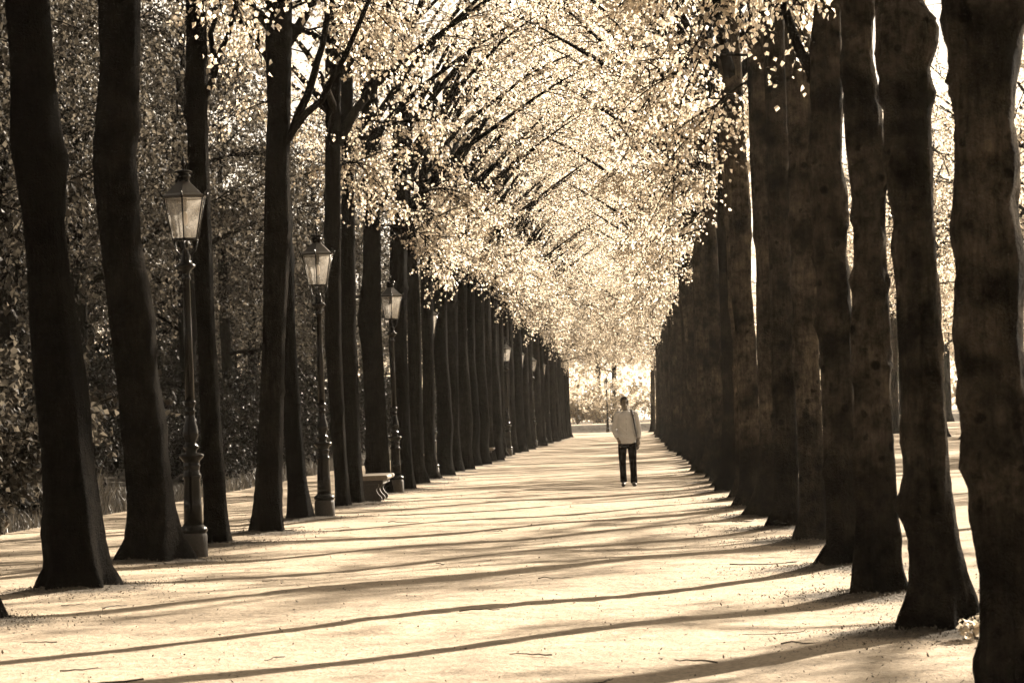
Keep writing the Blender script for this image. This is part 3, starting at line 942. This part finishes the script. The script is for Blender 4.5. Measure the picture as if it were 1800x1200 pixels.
def lamp_meshes():
    out = []
    def put(name, build, mat, smooth=True, sub=()):
        g = Geo(); build(g)
        out.append((name, g.mesh(name, mat, smooth), sub))
    put("plinth", lambda g: g.add(*lathe([(0.15, -0.15), (0.15, 0.24), (0.143, 0.27), (0.12, 0.285)], 24)), M_PLINTH)
    put("base_ring", lambda g: g.add(*lathe([(0.11, 0.27), (0.145, 0.285), (0.158, 0.31), (0.148, 0.34), (0.12, 0.355), (0.112, 0.37)], 24)), M_IRON)
    put("column_base", lambda g: g.add(*lathe([(0.106, 0.36), (0.098, 0.6), (0.088, 0.86), (0.10, 0.885), (0.106, 0.9), (0.096, 0.92), (0.085, 0.94), (0.085, 0.99),
                                                (0.10, 1.01), (0.086, 1.03), (0.09, 1.06), (0.13, 1.10), (0.14, 1.12), (0.135, 1.135), (0.075, 1.15)], 24)), M_IRON)
    put("baluster", lambda g: g.add(*lathe([(0.062, 1.14), (0.06, 1.18), (0.088, 1.205), (0.09, 1.22), (0.062, 1.24), (0.056, 1.27), (0.08, 1.33), (0.086, 1.37), (0.074, 1.44),
                                             (0.055, 1.5), (0.058, 1.52), (0.05, 1.54), (0.05, 1.59), (0.065, 1.605), (0.05, 1.62), (0.05, 1.66), (0.07, 1.69), (0.066, 1.71), (0.048, 1.73)], 20)), M_IRON)
    put("pole", lambda g: g.add(*lathe([(0.052, 1.72), (0.044, 2.5), (0.038, 3.02), (0.055, 3.04), (0.042, 3.07), (0.04, 3.12), (0.075, 3.15), (0.105, 3.18), (0.108, 3.19),
                                         (0.07, 3.215), (0.05, 3.24), (0.055, 3.29), (0.035, 3.33), (0.03, 3.36)], 18)), M_IRON)
    ph = math.pi / 6 + 0.06
    bot, top = hexpts(0.15, 3.475, ph), hexpts(0.245, 3.93, ph)
    def cradle(g):
        for i in range(6):
            if i % 2 == 0:
                a = bot[i]; c = np.array([0.05 * math.cos(ph + i * math.pi / 3), 0.05 * math.sin(ph + i * math.pi / 3), 3.28])
                mid = (a + c) / 2 + np.array([0.02 * math.cos(ph + i * math.pi / 3), 0.02 * math.sin(ph + i * math.pi / 3), -0.02])
                g.add(*tube([c, mid, a], [0.009] * 3, 6))
    put("cradle", cradle, M_IRON)
    def frame(g):
        for i in range(6):
            j = (i + 1) % 6
            bar(g, bot[i], top[i], 0.0085); bar(g, bot[i], bot[j], 0.010); bar(g, top[i], top[j], 0.013)
    put("lantern_frame", frame, M_IRON)
    for i in range(6):
        j = (i + 1) % 6
        def pane(g, i=i, j=j):
            c = np.array([0, 0, 3.7])
            q = [bot[i], bot[j], top[j], top[i]]
            nn = np.cross(q[1] - q[0], q[3] - q[0]); nn /= np.linalg.norm(nn)
            m = sum(q) / 4
            ins = [m + (p - m) * 0.955 - nn * 0.002 for p in q]
            ous = [p + nn * 0.004 for p in ins]
            g.add(ins + ous, [(3, 2, 1, 0), (4, 5, 6, 7), (0, 1, 5, 4), (1, 2, 6, 5), (2, 3, 7, 6), (3, 0, 4, 7)])
        put("glass_pane", pane, M_GLASS, False)
    def roof(g):
        vs, fs = lathe([(0.262, 3.925), (0.265, 3.945), (0.22, 3.97), (0.075, 4.10), (0.07, 4.115)], 6, ph)
        g.add(vs, fs)
    put("lantern_roof", roof, M_ROOF, False)
    put("chimney", lambda g: g.add(*lathe([(0.065, 4.10), (0.064, 4.15), (0.078, 4.155), (0.078, 4.175), (0.06, 4.18), (0.06, 4.2), (0.1, 4.205), (0.09, 4.222), (0.02, 4.24)], 18)), M_IRON)
    put("finial", lambda g: g.add(*lathe([(0.012, 4.235), (0.012, 4.27), (0.026, 4.29), (0.03, 4.305), (0.018, 4.325), (0.012, 4.34), (0.018, 4.355), (0.003, 4.385)], 10)), M_IRON)
    for i in range(6):
        def horn(g, i=i):
            a = ph + i * math.pi / 3
            o = np.array([math.cos(a), math.sin(a), 0])
            g.add(*tube([o * 0.25 + [0, 0, 3.93], o * 0.272 + [0, 0, 3.95], o * 0.29 + [0, 0, 3.99]], [0.012, 0.012, 0.005], 6))
        put("corner_horn", horn, M_IRON)
    def burner(g):
        g.add(*lathe([(0.02, 3.46), (0.02, 3.56), (0.035, 3.58), (0.035, 3.6), (0.018, 3.62)], 10))
        g.add(*lathe([(0.022, 3.78), (0.028, 3.80), (0.028, 3.93)], 10))
    put("burner", burner, M_IRON)
    put("mantle", lambda g: g.add(*lathe([(0.012, 3.62), (0.03, 3.65), (0.034, 3.70), (0.028, 3.76), (0.015, 3.78)], 12)), M_MANTLE)
    return out
LAMP_PARTS = lamp_meshes()
LAMP_LABELS = ["nearest black gas lamp in the left row, its lantern in front of a slim trunk", "second black gas lamp from the front, lantern glowing against dark foliage",
               "third black gas lamp from the front, just past the first stone bench", "fourth gas lamp from the front, pale plinth before the grey post",
               "fifth gas lamp from the front, a thin bright edge right after the grey post", "sixth gas lamp from the front, at the far second bench"]
def street_lamp(x, y, label, rz, group="gas lamps along the left row"):
    z = float(ground_z(np.array([x]), np.array([y]))[0]) - 0.02
    t = thing("street_lamp", label, "street lamp", (x, y, z), rz, group)
    for nm, me, _ in LAMP_PARTS:
        link(nm, me, t)
    return t
for i, (x, y) in enumerate(LAMPS):
    lab = LAMP_LABELS[i] if i < 6 else "small far gas lamp in the hazy distance of the left avenue row"
    # the corner of the six-sided lantern points back down the avenue
    street_lamp(x, y, lab, [0.0, -0.06, 0.1][i % 3])
street_lamp(-1.96, 222.0 - 0.9, "lone gas lamp standing in the middle beyond the avenue end", 0.1, None)

# ------------------------------------------------------------------ benches and grey post
def bench_meshes():
    L, D, H = 2.3, 0.5, 0.47
    out = []
    g = Geo()
    n = 8                                            # seat slab with a rounded nosing, profile in x-z swept along y
    pr = [(-D / 2, H - 0.085), (D / 2 - 0.03, H - 0.085)]
    for i in range(n + 1):
        a = -math.pi / 2 + math.pi * i / n
        pr.append((D / 2 - 0.03 + 0.0425 * math.cos(a), H - 0.0425 + 0.0425 * math.sin(a)))
    pr.append((-D / 2, H))
    m = len(pr)
    vs = [(x, 0.0, z) for x, z in pr] + [(x, L, z) for x, z in pr]
    fs = [(i, (i + 1) % m, (i + 1) % m + m, i + m) for i in range(m)] + [tuple(range(m - 1, -1, -1)), tuple(range(m, 2 * m))]
    g.add(vs, fs)
    out.append(("seat", g.mesh("seat", M_STONE, False)))
    g = Geo()
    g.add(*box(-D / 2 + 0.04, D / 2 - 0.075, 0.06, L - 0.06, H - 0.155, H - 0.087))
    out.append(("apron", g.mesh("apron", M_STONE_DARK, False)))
    front = [(0.10, H - 0.157), (0.095, 0.27), (0.06, 0.235), (0.055, 0.2), (0.085, 0.14), (0.135, 0.09), (0.15, 0.05), (0.13, 0.02), (0.15, -0.05)]
    back = [(-0.21, z) for x, z in front]
    poly = front + back[::-1]
    k = len(poly)
    def sup(y0):
        g = Geo()
        vs = [(x, y0, z) for x, z in poly] + [(x, y0 + 0.11, z) for x, z in poly]
        fs = [(i, (i + 1) % k, (i + 1) % k + k, i + k) for i in range(k)]
        h = len(front)
        for s in (0, k):
            for i in range(h - 1):
                q = (i + s, i + 1 + s, k - 2 - i + s, k - 1 - i + s)
                fs.append(q if s else q[::-1])
        g.add(vs, fs)
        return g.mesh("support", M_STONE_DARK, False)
    for y0 in (0.1, 1.1, 2.09):
        out.append(("support", sup(y0)))
    return out
BENCH = bench_meshes()
for x, y, lab in ((-4.62, 50.1, "pale stone bench with curved supports between trunks, nearer of the two"), (-4.62, 88.6, "small far stone bench under the sixth lamp, its seat end catching the sun")):
    t = thing("stone_bench", lab, "bench", (x, y, float(ground_z(np.array([x]), np.array([y]))[0])), 0.03, "stone benches facing the avenue")
    for nm, me in BENCH:
        link(nm, me, t)
t = thing("stone_post", "low grey post with a pale rounded cap between two trunks of the left row", "post", (-4.78, 74.04, float(ground_z(np.array([-4.78]), np.array([74.04]))[0])))
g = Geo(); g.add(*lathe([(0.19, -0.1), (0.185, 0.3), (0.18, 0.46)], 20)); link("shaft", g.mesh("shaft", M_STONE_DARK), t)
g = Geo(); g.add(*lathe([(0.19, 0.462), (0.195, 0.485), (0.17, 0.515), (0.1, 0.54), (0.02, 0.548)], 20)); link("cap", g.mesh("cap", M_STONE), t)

# ------------------------------------------------------------------ the man walking
def skin_mesh(name, shapes, mat, voxel=0.012, smooth_it=4):
    g = Geo()
    for v, f in shapes:
        g.add(v, f)
    me = g.mesh("tmp", None)
    o = bpy.data.objects.new("tmp", me); COL.objects.link(o)
    m = o.modifiers.new("r", 'REMESH'); m.mode = 'VOXEL'; m.voxel_size = voxel; m.use_smooth_shade = True
    s = o.modifiers.new("s", 'SMOOTH'); s.iterations = smooth_it; s.factor = 0.5
    dg = bpy.context.evaluated_depsgraph_get()
    out = bpy.data.meshes.new_from_object(o.evaluated_get(dg))
    bpy.data.objects.remove(o); bpy.data.meshes.remove(me)
    out.name = name
    out.materials.clear(); out.materials.append(mat)
    out.polygons.foreach_set("use_smooth", [True] * len(out.polygons))
    return out

def limb(pts, rad, n=12):
    p = np.asarray(pts, float)
    s = np.arange(len(p)); q = np.linspace(0, len(p) - 1, (len(p) - 1) * 4 + 1)
    pp = np.stack([np.interp(q, s, p[:, i]) for i in range(3)], 1)
    rr = np.interp(q, s, rad)
    return tube(pp, rr, n)

def oval(pts, rx, ry, n=18):
    """Stack of ovals from bottom to top."""
    vs, fs = [], []
    for (x, y, z), a, b in zip(pts, rx, ry):
        for j in range(n):
            t = 2 * math.pi * j / n
            vs.append((x + a * math.cos(t), y + b * math.sin(t), z))
    m = len(pts)
    for i in range(m - 1):
        for j in range(n):
            k = (j + 1) % n
            fs.append((i * n + j, i * n + k, (i + 1) * n + k, (i + 1) * n + j))
    fs.append(tuple(range(n - 1, -1, -1))); fs.append(tuple((m - 1) * n + j for j in range(n)))
    return np.array(vs), fs

def hand(w, d, side, r=1.0):
    """Palm and five curled fingers hanging from wrist w; d: direction of the hand, side: towards the thumb."""
    d = np.array(d, float); d /= np.linalg.norm(d)
    s = np.array(side, float); s -= d * np.dot(s, d); s /= np.linalg.norm(s)
    nrm = np.cross(d, s)
    w = np.array(w, float)
    sh = [limb([w, w + d * 0.045, w + d * 0.09], [0.026, 0.034, 0.030])]
    for i, (o, ln) in enumerate(((0.028, 0.072), (0.009, 0.08), (-0.010, 0.074), (-0.028, 0.058))):
        b = w + d * 0.085 + s * o
        k1 = b + d * ln * 0.5 + nrm * 0.006
        k2 = k1 + d * ln * 0.3 + nrm * 0.018
        k3 = k2 + d * ln * 0.15 + nrm * 0.022
        sh.append(limb([b - d * 0.02, b, k1, k2, k3], [0.0105, 0.0105, 0.0095, 0.0088, 0.0075], 8))
    b = w + d * 0.03 + s * 0.03
    sh.append(limb([w + d * 0.02 + s * 0.015, b + s * 0.01, b + d * 0.03 + s * 0.022 + nrm * 0.01, b + d * 0.055 + s * 0.02 + nrm * 0.022], [0.013, 0.012, 0.011, 0.009], 8))
    return sh

MX, MY = -0.13, 56.2
man = thing("person", "man walking in an untucked white shirt and dark trousers, one hand in his pocket", "person",
            (MX, MY, float(ground_z(np.array([MX]), np.array([MY]))[0])), 0.0)
# local frame: faces -y, so +x is his left hand side
HIP_R, HIP_L = (-0.085, 0.0, 0.90), (0.085, 0.0, 0.90)
KN_R, KN_L = (-0.10, 0.02, 0.50), (0.105, -0.05, 0.49)
AN_R, AN_L = (-0.085, 0.13, 0.10), (0.115, -0.06, 0.085)
SH_R, SH_L = (-0.17, 0.0, 1.425), (0.178, 0.01, 1.42)
EL_R, EL_L = (-0.248, 0.06, 1.13), (0.24, 0.04, 1.12)
WR_R, WR_L = (-0.17, -0.055, 0.93), (0.228, -0.03, 0.90)
HC = np.array([-0.025, -0.015, 1.635])                 # head, turned a little to his left, chin up
body = [oval([(0, 0, 0.86), (0, 0, 0.95), (0, 0, 1.1), (0, 0, 1.25), (0, 0, 1.38), (0, 0.005, 1.45)],
             [0.15, 0.155, 0.14, 0.16, 0.165, 0.08], [0.10, 0.105, 0.09, 0.105, 0.1, 0.06]),
        limb([(0, 0.01, 1.40), (-0.01, 0.0, 1.5), tuple(HC + [0, 0.01, -0.04])], [0.066, 0.058, 0.06]),
        ellipsoid(HC + [0, 0.008, 0.035], (0.073, 0.092, 0.092)), ellipsoid(HC + [0.008, -0.03, -0.05], (0.053, 0.062, 0.068)),
        ellipsoid(HC + [0.012, -0.072, -0.092], (0.028, 0.022, 0.02)),
        limb([HC + [0.016, -0.085, 0.025], HC + [0.02, -0.112, -0.018], HC + [0.018, -0.095, -0.03]], [0.009, 0.015, 0.012], 8),
        ellipsoid(HC + [0.012, -0.084, 0.035], (0.05, 0.012, 0.010)),
        ellipsoid(HC + [0.015, -0.088, -0.058], (0.024, 0.012, 0.010)),
        ellipsoid(HC + [-0.076, 0.01, -0.008], (0.010, 0.02, 0.032)), ellipsoid(HC + [0.076, 0.0, -0.008], (0.010, 0.02, 0.032)),
        limb([HIP_R, KN_R, AN_R], [0.08, 0.052, 0.035]), limb([HIP_L, KN_L, AN_L], [0.08, 0.052, 0.035]),
        limb([AN_R, (-0.09, 0.02, 0.045)], [0.035, 0.03]), limb([AN_L, (0.12, -0.2, 0.03)], [0.035, 0.03]),
        limb([(-0.12, 0, 1.42), SH_R, EL_R, WR_R], [0.06, 0.055, 0.042, 0.027]), limb([(0.12, 0, 1.42), SH_L, EL_L, WR_L], [0.06, 0.055, 0.042, 0.027])]
body += hand(WR_L, (-0.03, -0.12, -0.99), (-0.2, -1, 0))
body += hand(WR_R, (0.35, 0.1, -0.9), (0.5, -0.8, 0.2))
link("body", skin_mesh("body", body, M_SKIN, 0.0085, 2), man)
shirt = [oval([(0.0, 0, 0.83), (0, 0, 0.86), (0, 0, 0.95), (0, 0.0, 1.08), (0, 0, 1.22), (0, 0, 1.34), (0, 0, 1.42), (0, 0.005, 1.465), (0, 0.005, 1.49)],
              [0.15, 0.178, 0.182, 0.175, 0.178, 0.185, 0.172, 0.12, 0.066], [0.10, 0.125, 0.13, 0.118, 0.125, 0.125, 0.11, 0.085, 0.062]),
         limb([(-0.11, 0, 1.435), SH_R, np.array(SH_R) * 0.5 + np.array(EL_R) * 0.5, EL_R, np.array(EL_R) * 0.4 + np.array(WR_R) * 0.6, np.array(WR_R) + [-0.005, 0, 0.03]], [0.058, 0.066, 0.060, 0.058, 0.052, 0.044], 14),
         limb([(0.11, 0, 1.435), SH_L, np.array(SH_L) * 0.5 + np.array(EL_L) * 0.5, EL_L, np.array(EL_L) * 0.45 + np.array(WR_L) * 0.55, np.array(EL_L) * 0.2 + np.array(WR_L) * 0.8], [0.058, 0.066, 0.059, 0.056, 0.052, 0.05], 14),
         limb([(-0.05, -0.045, 1.485), (0.0, -0.075, 1.475), (0.05, -0.045, 1.485)], [0.02, 0.018, 0.02], 8),
         limb([(-0.062, 0.02, 1.505), (0, 0.065, 1.515), (0.062, 0.02, 1.505)], [0.018] * 3, 8),
         # soft folds across the front and at the elbows
         limb([(-0.13, -0.09, 1.18), (-0.03, -0.125, 1.08), (0.02, -0.125, 1.02)], [0.008, 0.012, 0.006], 6),
         limb([(-0.15, -0.08, 1.02), (-0.06, -0.125, 0.96), (0.05, -0.128, 0.95)], [0.008, 0.013, 0.008], 6),
         limb([(0.13, -0.09, 1.12), (0.05, -0.125, 1.0), (0.04, -0.125, 0.93)], [0.008, 0.012, 0.006], 6),
         limb([(0.003, -0.12, 0.9), (0.003, -0.122, 1.15), (0.003, -0.118, 1.4)], [0.012] * 3, 6)]
so = link("shirt", skin_mesh("shirt", shirt, M_SHIRT, 0.010, 3), man)
g = Geo()
for zz in (0.93, 1.03, 1.13, 1.23, 1.33):
    g.add(*ellipsoid((0.003, -0.1335, zz), (0.006, 0.004, 0.006), 8, 5))
link("buttons", g.mesh("buttons", M_STONE), so)
trs = [oval([(0, 0, 0.80), (0, 0, 0.88), (0, 0, 0.98), (0, 0, 1.02)], [0.14, 0.168, 0.162, 0.15], [0.10, 0.12, 0.112, 0.1]),
       limb([(-0.088, 0, 0.88), (-0.096, 0.0, 0.72), KN_R, (-0.094, 0.085, 0.28), (-0.088, 0.115, 0.09)], [0.088, 0.088, 0.072, 0.066, 0.068], 14),
       limb([(0.088, 0, 0.88), (0.1, -0.015, 0.72), KN_L, (0.112, -0.055, 0.28), (0.115, -0.065, 0.065)], [0.088, 0.088, 0.074, 0.067, 0.07], 14)]
link("trousers", skin_mesh("trousers", trs, M_TROUSER, 0.011, 3), man)
for (ax, ay, az), nm in ((AN_R, 0), (AN_L, 1)):
    dz = 0.045 if nm == 0 else 0.0
    sh = [limb([(ax, ay + 0.05, 0.042 + dz * 0.6), (ax, ay - 0.02, 0.045 + dz * 0.4), (ax + (0.012 if nm else -0.012), ay - 0.13, 0.036), (ax + (0.016 if nm else -0.016), ay - 0.19, 0.03)], [0.04, 0.046, 0.043, 0.032], 12),
          limb([(ax, ay, 0.05 + dz * 0.5), (ax, ay, 0.11 + dz)], [0.042, 0.04], 12)]
    link("shoe", skin_mesh("shoe", sh, M_SHOE, 0.009, 2), man)
hair = [ellipsoid(HC + [-0.004, 0.022, 0.062], (0.082, 0.094, 0.082)), ellipsoid(HC + [-0.002, 0.062, -0.005], (0.07, 0.052, 0.07)),
        ellipsoid(HC + [-0.066, 0.0, 0.03], (0.016, 0.045, 0.045)), ellipsoid(HC + [0.07, -0.005, 0.035], (0.014, 0.04, 0.042)),
        ellipsoid(HC + [0.0, -0.045, 0.115], (0.06, 0.04, 0.026))]
link("hair", skin_mesh("hair", hair, M_HAIR, 0.010, 2), man)
for ex in (-0.016, 0.040):
    g = Geo(); g.add(*ellipsoid(HC + [ex, -0.086, 0.018], (0.012, 0.007, 0.006), 10, 6)); link("eye", g.mesh("eye", M_HAIR), man)
bagt = thing("shoulder_bag", "dark bag hanging behind the man's left hip on a wide shoulder strap", "bag", (MX, MY, man.location.z), 0.0)
g = Geo()
sp = [(0.155, 0.10, 0.95), (0.16, 0.135, 1.2), (0.135, 0.11, 1.42), (0.115, 0.02, 1.495), (0.125, -0.09, 1.43), (0.148, -0.128, 1.3), (0.165, -0.125, 1.15), (0.185, -0.09, 1.02), (0.2, 0.03, 0.93)]
sp = np.array(sp); q = np.linspace(0, len(sp) - 1, 33)
spp = np.stack([np.interp(q, np.arange(len(sp)), sp[:, i]) for i in range(3)], 1)
vs, fs = [], []
tg = np.gradient(spp, axis=0)
for i, p in enumerate(spp):
    t_ = tg[i] / np.linalg.norm(tg[i])
    outw = p - np.array([0.03, 0.0, p[2]]); outw[2] = 0.05 if p[2] < 1.45 else 1.0
    outw -= t_ * np.dot(outw, t_); outw /= np.linalg.norm(outw)
    w = np.cross(t_, outw)
    for a, b in ((-1, 0), (1, 0), (1, 1), (-1, 1)):
        vs.append(p + w * 0.026 * a + outw * (0.006 + 0.007 * b))
for i in range(len(spp) - 1):
    for j in range(4):
        k = (j + 1) % 4
        fs.append((i * 4 + j, i * 4 + k, i * 4 + 4 + k, i * 4 + 4 + j))
fs += [(3, 2, 1, 0), tuple(len(vs) - 4 + j for j in range(4))]
g.add(vs, fs); link("strap", g.mesh("strap", M_BAG), bagt)
link("bag_body", skin_mesh("bag_body", [oval([(0.12, 0.19, 0.72), (0.12, 0.19, 0.76), (0.12, 0.18, 0.92), (0.12, 0.17, 0.97)], [0.10, 0.125, 0.12, 0.10], [0.045, 0.06, 0.055, 0.03])], M_BAG, 0.012, 2), bagt)

# ------------------------------------------------------------------ small things on the ground
def twig_mesh(seed, ln):
    r = rng_of(seed)
    n = 6
    pts = [np.array([0, 0, 0.0])]
    a = 0.0
    for i in range(n):
        a += r.normal(0, 0.16)
        pts.append(pts[-1] + np.array([math.cos(a), math.sin(a), 0]) * ln / n)
    pts = np.array(pts); pts[:, 2] = 0.006 + np.abs(r.normal(0, 0.007, n + 1))
    g = Geo()
    g.add(*tube(pts, np.linspace(0.006, 0.003, n + 1), 5))
    for _ in range(int(r.integers(0, 3))):
        i = int(r.integers(1, n))
        b = a + r.choice([-1, 1]) * r.uniform(0.5, 1.0)
        e = pts[i] + np.array([math.cos(b), math.sin(b), 0.05]) * ln * r.uniform(0.12, 0.3)
        g.add(*tube([pts[i], e], [0.005, 0.003], 4))
    return g.mesh("fallen_twig", M_TWIG)
TW = [twig_mesh(900 + i, l) for i, l in enumerate((0.22, 0.32, 0.45, 0.3, 0.6, 0.25))]
rt = rng_of(90)
def twig(x, y, k, rz, sc, label):
    z = float(ground_z(np.array([x]), np.array([y]))[0]) + 0.004
    thing("fallen_twig", label, "twig", (x, y, z), rz, "twigs fallen on the sandy ground", sc, TW[k])
for i in range(52):
    y = 14.5 + 34 * rt.uniform(0, 1) ** 1.6
    x = rt.uniform(-5.6, 2.2) if rt.uniform() < 0.55 else (rt.normal(-4.5, 0.8) if rt.uniform() < 0.5 else rt.normal(1.2, 0.6))
    twig(x, y, int(rt.integers(0, 6)), rt.uniform(0, 6.3), rt.uniform(0.5, 1.1), "thin dark twig fallen on the sandy ground")
twig(-1.3, 20.6, 3, 0.05, 1.0, "thickest dark stick lying across a shadow stripe in the middle foreground")
twig(0.84, 17.1, 2, 0.0, 0.9, "straight thin stick on bright sand left of the flared right trunk foot")

def litter():
    r = rng_of(91)
    P = []
    feet = [(x, y) for x, y, k in LEFT + RIGHT if y < 70]
    for fx, fy in feet:
        n = int(2200 * (26 / max(fy, 16)) ** 0.7)
        d = np.abs(r.normal(0, 0.5, n)) + 0.15
        a = r.uniform(0, 2 * math.pi, n)
        P.append(np.stack([fx + d * np.cos(a), fy + d * np.sin(a) * 1.3], 1))
    n = 6000
    P.append(np.stack([r.uniform(-8.5, 4, n), 13 + 50 * r.uniform(0, 1, n) ** 1.5], 1))
    P = np.concatenate(P)
    z = np.zeros(len(P))
    for s in range(0, len(P), 4000):
        z[s:s + 4000] = ground_z(P[s:s + 4000, 0], P[s:s + 4000, 1])
    P3 = np.column_stack([P, z + 0.006])
    D = r.normal(0, 1, (len(P3), 3)); D[:, 2] = np.abs(D[:, 2]) * 0.35
    D /= np.linalg.norm(D, axis=1)[:, None]
    n = len(P3)
    L = np.abs(r.normal(0.010, 0.007, n))[:, None] + 0.004
    s = np.cross(D, np.array([0, 0, 1.0]) + r.normal(0, 0.4, (n, 3))); s /= np.linalg.norm(s, axis=1)[:, None] + 1e-9
    V = np.stack([P3, P3 + D * L * 0.5 + s * L * 0.3, P3 + D * L + [0, 0, 0.004], P3 + D * L * 0.5 - s * L * 0.3], 1).reshape(-1, 3)
    i = np.arange(n)[:, None] * 4
    F = np.concatenate([np.concatenate([i, i + 1, i + 2], 1), np.concatenate([i, i + 2, i + 3], 1)])
    o = link("leaf_litter", fast_tri_mesh("leaf_litter", V, F, M_LITTER))
    o["kind"] = "stuff"
litter()

def grass():
    r = rng_of(92)
    n = 26000
    y = 33 + 90 * r.uniform(0, 1, n) ** 1.5
    x = -8.75 - np.abs(r.normal(0, 0.9, n))
    h = r.uniform(0.12, 0.32, n)
    tall = (np.abs(y - 45.5) < 2.2) & (np.abs(x + 9.6) < 0.8)
    h = np.where(tall, r.uniform(0.5, 0.9, n), h)
    z = np.zeros(n)
    for s in range(0, n, 4000):
        z[s:s + 4000] = ground_z(x[s:s + 4000], y[s:s + 4000])
    b = np.stack([x, y, z - 0.02], 1)
    w = r.normal(0, 1, (n, 3)); w[:, 2] = 0; w /= np.linalg.norm(w, axis=1)[:, None]
    lean = r.normal(0, 0.3, (n, 3)); lean[:, 2] = 1
    V = np.stack([b - w * 0.008, b + w * 0.008, b + lean * h[:, None] * 0.6 + w * 0.006, b + lean * h[:, None] * 0.6 - w * 0.006,
                  b + lean * h[:, None] + r.normal(0, 0.12, (n, 3)) * h[:, None]], 1).reshape(-1, 3)
    i = np.arange(n)[:, None] * 5
    F = np.concatenate([np.concatenate([i, i + 1, i + 2], 1), np.concatenate([i, i + 2, i + 3], 1), np.concatenate([i + 3, i + 2, i + 4], 1)])
    o = link("grass_verge", fast_tri_mesh("grass_verge", V, F, M_GRASS))
    o["kind"] = "stuff"
grass()

def small_plant(name, x, y, label, n, hgt, size, seed, mat, cat="plant", group=None):
    r = rng_of(seed)
    z = float(ground_z(np.array([x]), np.array([y]))[0])
    t = thing(name, label, cat, (x, y, z), 0.0, group)
    g = Geo(); P, D = [], []
    for i in range(n):
        a = r.uniform(0, 6.3); rr = r.uniform(0.2, 1.0) * hgt * 0.6
        e = np.array([math.cos(a) * rr, math.sin(a) * rr, hgt * r.uniform(0.6, 1.1)])
        g.add(*tube([(0, 0, -0.03), e * [0.35, 0.35, 0.6], e], [0.005, 0.004, 0.002], 4))
        for k in range(12):
            P.append(e * [0.35 + 0.05 * k, 0.35 + 0.05 * k, 0.35 + 0.055 * k]); D.append([math.cos(a), math.sin(a), 0.3])
    link("stem", g.mesh("stem", M_TWIG), t)
    V, F = leaf_arrays(np.array(P) + r.normal(0, 0.03, (len(P), 3)), np.array(D, float), size, r, 0.2)
    link("leaves", fast_tri_mesh("leaves", V, F, mat), t)
small_plant("leaf_sprout", 1.98, 16.9, "sunlit leafy sprout at the foot of the flared right trunk", 9, 0.12, 0.042, 31, M_LEAF)
HERB = "leafy herbs along the side path border"
for i, (x, y) in enumerate([(-9.0, 37.2), (-9.3, 38.4), (-9.0, 39.8), (-9.5, 41.2), (-9.2, 43.0), (-10.0, 47.0), (-9.6, 50.0), (-9.1, 58.0), (-9.0, 61.0)]):
    small_plant("border_herb", x, y, "low pale leafy herb at the wood edge beyond the side path", 16, 0.45, 0.085, 40 + i, M_LEAF_SHRUB, "plant", HERB)

def boulder(x, y, s, label, seed):
    r = rng_of(seed)
    v, f = ellipsoid((0, 0, s * 0.5), (s, s * 0.8, s * 0.9), 12, 8)
    v = v * (1 + r.normal(0, 0.05, (len(v), 1)))
    g = Geo(); g.add(v, f)
    thing("boulder", label, "stone", (x, y, float(ground_z(np.array([x]), np.array([y]))[0])), 0.4, None, 1.0, g.mesh("boulder", M_PLINTH))
boulder(-9.6, 60.5, 0.3, "rounded grey stone in the shade left of the nearest lamp plinth", 3)

# ------------------------------------------------------------------ air
g = Geo(); g.add(*box(-152, 152, -42, 502, -1.6, 27))
m_h, nt_h, out_h = new_mat("haze_air")
pv = N(nt_h, "ShaderNodeVolumePrincipled")
pv.inputs["Color"].default_value = (1.0, 0.92, 0.8, 1)
pv.inputs["Density"].default_value = 0.00009
pv.inputs["Anisotropy"].default_value = 0.55
nt_h.links.new(pv.outputs[0], out_h.inputs["Volume"])
hz = link("haze", g.mesh("haze", m_h, False))
hz["kind"] = "stuff"
